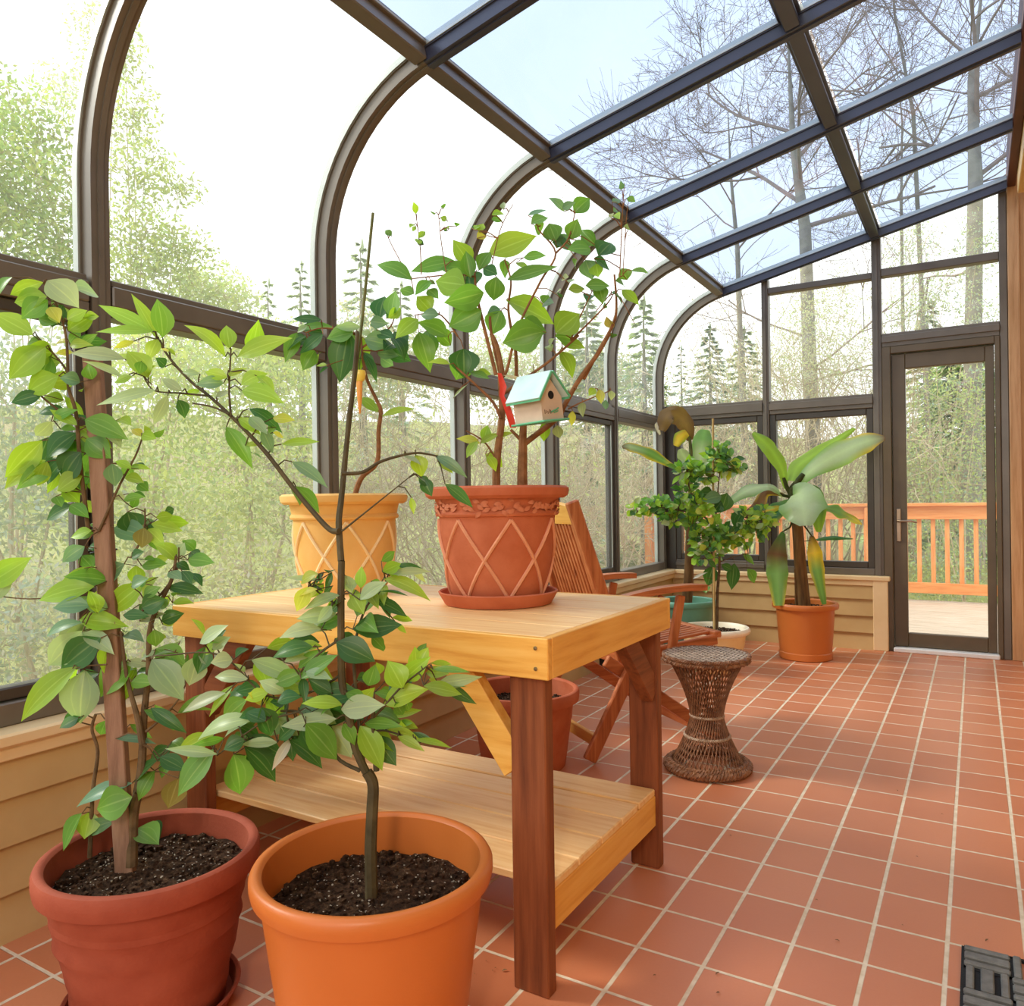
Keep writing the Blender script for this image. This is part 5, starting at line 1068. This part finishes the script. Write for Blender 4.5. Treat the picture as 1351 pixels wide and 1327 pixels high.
bushtree('leafy_tree', 'small leafy tree on the skyline in the wide curved pane', 290, 12, [(285, 385, 50, 40, 0), (315, 400, 40, 30, 0), (255, 375, 30, 36, 0)], 1800, .08, [LG, YG, OL], .45)
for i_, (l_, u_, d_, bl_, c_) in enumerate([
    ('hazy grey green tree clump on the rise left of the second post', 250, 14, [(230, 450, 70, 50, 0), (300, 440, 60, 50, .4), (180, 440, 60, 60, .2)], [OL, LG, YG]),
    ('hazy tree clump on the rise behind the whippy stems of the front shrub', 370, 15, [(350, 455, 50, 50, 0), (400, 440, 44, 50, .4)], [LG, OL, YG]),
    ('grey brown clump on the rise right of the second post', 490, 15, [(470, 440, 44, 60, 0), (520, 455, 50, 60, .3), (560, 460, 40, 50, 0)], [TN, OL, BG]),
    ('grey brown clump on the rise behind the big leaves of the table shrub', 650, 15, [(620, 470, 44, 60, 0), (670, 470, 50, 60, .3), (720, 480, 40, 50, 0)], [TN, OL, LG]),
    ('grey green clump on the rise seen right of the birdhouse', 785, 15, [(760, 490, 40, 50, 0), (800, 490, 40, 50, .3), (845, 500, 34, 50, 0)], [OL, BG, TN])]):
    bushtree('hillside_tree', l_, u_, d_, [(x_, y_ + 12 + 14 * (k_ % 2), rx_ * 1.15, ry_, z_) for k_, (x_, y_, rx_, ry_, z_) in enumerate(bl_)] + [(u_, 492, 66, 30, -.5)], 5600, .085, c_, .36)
# shrubs filling the lower views
SHR = [('yellow green shrub outside the window behind the wooden stake', 180, 6.2, [(150, 560, 120, 110, 0), (230, 520, 110, 100, .3), (200, 680, 150, 110, -.3)], [YG, YG, LG], .26, 5200, .06),
 ('bright yellow green shrub outside the window left of the tan pot', 330, 6.8, [(310, 520, 110, 110, 0), (380, 560, 90, 110, .3), (330, 660, 120, 90, -.2)], [YG, (.6, .66, .2), LG], .26, 5200, .06),
 ('grey green shrub outside the leftmost lower window', 30, 5.6, [(20, 520, 120, 110, 0), (-40, 640, 120, 120, 0), (70, 660, 90, 110, 0)], [(.25, .30, .24), (.30, .34, .22), BG], .36, 4600, .06),  # leaves greyed to carry the haze and reflection on this pane
 ('low straw coloured shrub outside behind the table end', 260, 5.2, [(240, 800, 130, 70, 0), (340, 760, 100, 60, .2), (140, 850, 100, 60, -.2)], [TN, YG, OL], .28, 3000, .05),
 ('low dry shrub at the foot of the leftmost window', 20, 4.6, [(20, 800, 120, 70, 0), (-40, 860, 120, 60, 0)], [TN, (.24, .26, .2), BG], .34, 2400, .05)]  # leaves darkened to stand for the floor reflected low in the pane
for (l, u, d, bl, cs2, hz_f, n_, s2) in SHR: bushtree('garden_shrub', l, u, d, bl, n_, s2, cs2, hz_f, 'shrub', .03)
def thicket(name, label, u, d, v_top, v_bot, halfw, cols, haze, n_st=36, leafn=900, mat='twig_tan', lsz=.05):
    b = gpos(u, 600, d); root = thing(name, label, 'shrub', tuple(b), 'bramble thickets outside'); mb = MB(); tips = []
    H = at(u, v_top, d).z - b.z; hw = halfw * d / FPX
    for i in range(n_st):
        q = b + CR * rnd(-hw, hw) + CF * rnd(-.6, .8); q.z = hgt(q.x, q.y) - .05; branchy(mb, q, (Vector((0, 0, 1)) + rdir() * .45).normalized(), H * rnd(.35, .6), .012 * d / 8, 3, .4, 3, tips, 4, .0022 * d / 7, .1)
    mb.build('twigs', mat, root, True); mb = MB(); random.shuffle(tips)
    for (q, dd) in tips[:leafn]:
        for j in range(2): mb.card(q + rdir() * .08, rdir(), lsz * .45, lsz * rnd(.7, 1.4), rdir(), hz(random.choice(cols), haze))
    mb.build('leaves', 'leaf_outdoor', root)
thicket('bramble_thicket', 'tangle of bare tan twigs outside between the second and third window posts', 520, 7.5, 430, 700, 95, [TN, YG, OL], .3)
thicket('bramble_thicket', 'tangle of bare twigs outside behind the terracotta pot', 680, 8.5, 450, 700, 90, [TN, OL, YG], .3)
thicket('bramble_thicket', 'tan brush outside the window behind the deck chair', 790, 9.5, 470, 700, 80, [TN, OL, LG], .32)
thicket('bramble_thicket', 'mossy bare brush behind the deck railing at the left pane of the far wall', 930, 12, 480, 700, 90, [TN, OL, YG], .3)
thicket('bramble_thicket', 'tall mossy tangle of pale branches behind the middle pane of the far wall', 1080, 12.5, 370, 700, 85, [OL, YG, TN], .3, 44, 1400)
thicket('bramble_thicket', 'pale bare brush seen low through the door glass', 1250, 13, 520, 700, 80, [LG, OL, TN], .25)
# tall bare trees over the roof
def baretree(label, u, d, r, H, fork_v, lean, seed, lv=4, nch=4, spread=1.0, nb=6):
    random.seed(seed); b = gpos(u, 600, d); root = thing('bare_tree', label, 'tree', tuple(b), 'bare trees over the roof'); mb = MB()
    fork = at(u + lean * .3, fork_v, d); top = fork + Vector((0, 0, H * .9)) + CR * lean * .004
    pts = [b - Vector((0, 0, .2)), b * .5 + fork * .5 + rdir() * .05, fork, fork * .5 + top * .5 + rdir() * .15, top]; mb.tube(pts, [r * 1.1, r, r * .8, r * .45, r * .15], 10, False); mb.build('trunk', 'bark_grey', root, True)
    mb = MB(); rm = .0026 * d / 11
    for i in range(nb):
        t = i / nb; q = fork + (top - fork) * t * .9 if i else fork; a = i * 2.4 + rnd(-.4, .4); dv = (Vector((math.cos(a), math.sin(a), 0)) * rnd(.5, 1.0) * spread + Vector((0, 0, rnd(.3, .9))) + CR * lean * .004).normalized()
        branchy(mb, q, dv, H * rnd(.6, .95) * (1 - .4 * t), r * rnd(.28, .4) * (1 - .5 * t), lv, .3, nch, None, 5, rm, .08)
    for i in range(4):
        t = rnd(.4, 1); q = b + (fork - b) * t; a = rnd(0, 6.28); branchy(mb, q, Vector((math.cos(a), math.sin(a), rnd(.1, .6))).normalized(), H * rnd(.35, .5), r * .18, 3, .35, 3, None, 5, rm, .0)
    mb.build('branches', 'twig_brown', root, True)
baretree('bare tree with a thick pale trunk rising behind the transom by the house wall', 1278, 11.5, .125, 3.0, 235, 30, 61)
baretree('bare tree rising behind the middle pane of the far wall', 1080, 13, .12, 3.4, 300, -60, 62, 4, 4, 1.4, 7)
baretree('slim bare tree behind the corner pane of the far wall', 985, 16, .06, 3.2, 330, -40, 63, 4, 4, 1.4)
baretree('slim bare tree left of the thick trunk above the door', 1195, 15, .035, 3.4, 270, -20, 64, 4, 4, 1.2)
baretree('bare tree high over the roof at the right', 1232, 13, .04, 3.6, 150, -90, 65, 4, 4, 1.5)
# soft growth that fills the gaps behind the far wall
bushtree('mossy_tree', 'pale mossy twiggy growth behind the middle pane of the far wall', 1080, 11.2, [(1085, 440, 62, 66, 0), (1060, 500, 60, 50, .3), (1130, 480, 40, 60, .1), (1050, 410, 40, 50, .3), (1110, 390, 36, 44, .3), (1030, 470, 36, 50, 0)], 5200, .042, [OL, (.62, .62, .34), TN, LG], .45)
bushtree('mossy_tree', 'pale olive growth behind the corner pane of the far wall', 950, 13, [(930, 500, 60, 40, 0), (990, 500, 50, 55, .3)], 1800, .05, [OL, (.6, .6, .34), TN], .45)
bushtree('mossy_tree', 'loose grey green evergreen boughs behind the transom panes above the door', 1230, 11, [(1230, 390, 50, 44, 0), (1290, 330, 36, 60, .2), (1190, 420, 36, 34, .2), (1300, 420, 40, 36, 0), (1200, 330, 40, 50, .3)], 2600, .05, [BG, OL, LG], .42)
bushtree('leafy_tree', 'bright green drooping boughs seen through the door glass', 1270, 10, [(1285, 600, 40, 70, 0), (1240, 530, 44, 46, .3), (1290, 520, 40, 50, 0), (1220, 610, 36, 60, .3), (1250, 680, 60, 60, .3), (1250, 760, 70, 50, .3)], 7000, .05, [LG, LG, YG, BG, OL], .24)

# ================================================================== LIGHT
w = bpy.data.worlds.new('World'); sc.world = w; w.use_nodes = True; t = w.node_tree; t.nodes.clear()
k = NT.__new__(NT); k.t = t; k.out = t.nodes.new('ShaderNodeOutputWorld')
tc = k.n('TexCoord'); sx = k.n('SeparateXYZ'); k.set(sx, 0, tc.outputs['Generated'])
grad = k.ramp(sx.outputs[2], [(0.0, (1.25, 1.25, 1.2)), (.35, (1.2, 1.22, 1.22)), (.75, (.95, 1.05, 1.2))])
cl = k.noise(tc.outputs['Generated'], 2.4, 6, .55); cf = k.ramp(cl, [(.42, (0, 0, 0)), (.66, (1, 1, 1))]); skyc = k.mix(cf, grad, (1.25, 1.27, 1.3))
bg = k.n('Background'); k.set(bg, 0, skyc); k.set(bg, 1, 1.42); t.links.new(bg.outputs[0], k.out.inputs[0])
def light(name, typ, loc, energy, color, rot=None, **kw):
    l = bpy.data.lights.new(name, typ); l.energy = energy; l.color = color
    for a_, b_ in kw.items(): setattr(l, a_, b_)
    o = bpy.data.objects.new(name, l); col.objects.link(o); o.location = loc
    if rot is not None: o.rotation_euler = rot
    return o
sd = Vector((.80, .35, -.62)).normalized()          # travel direction of the sunlight: from the window side
light('sun', 'SUN', (-6, -2, 8), 3.0, (1.0, .95, .86), sd.to_track_quat('-Z', 'Y').to_euler(), angle=math.radians(14))
ld = (Vector((.9, 2.6, .5)) - Vector((2.42, -1.4, 2.2))).normalized()
light('fill_light', 'AREA', (2.42, -1.4, 2.2), 30, (1.0, .88, .72), ld.to_track_quat('-Z', 'Y').to_euler(), shape='RECTANGLE', size=.28, size_y=.8)  # added warm fill from behind the camera, not a lamp of the room
for o in bpy.data.objects:
    if '_off' in o: del o['_off']
sc.view_settings.view_transform = 'Standard'; sc.view_settings.look = 'None'; sc.view_settings.exposure = 0.0
sc.cycles.max_bounces = 10; sc.cycles.transparent_max_bounces = 24; sc.cycles.caustics_reflective = False; sc.cycles.caustics_refractive = False
sc.cycles.use_denoising = True
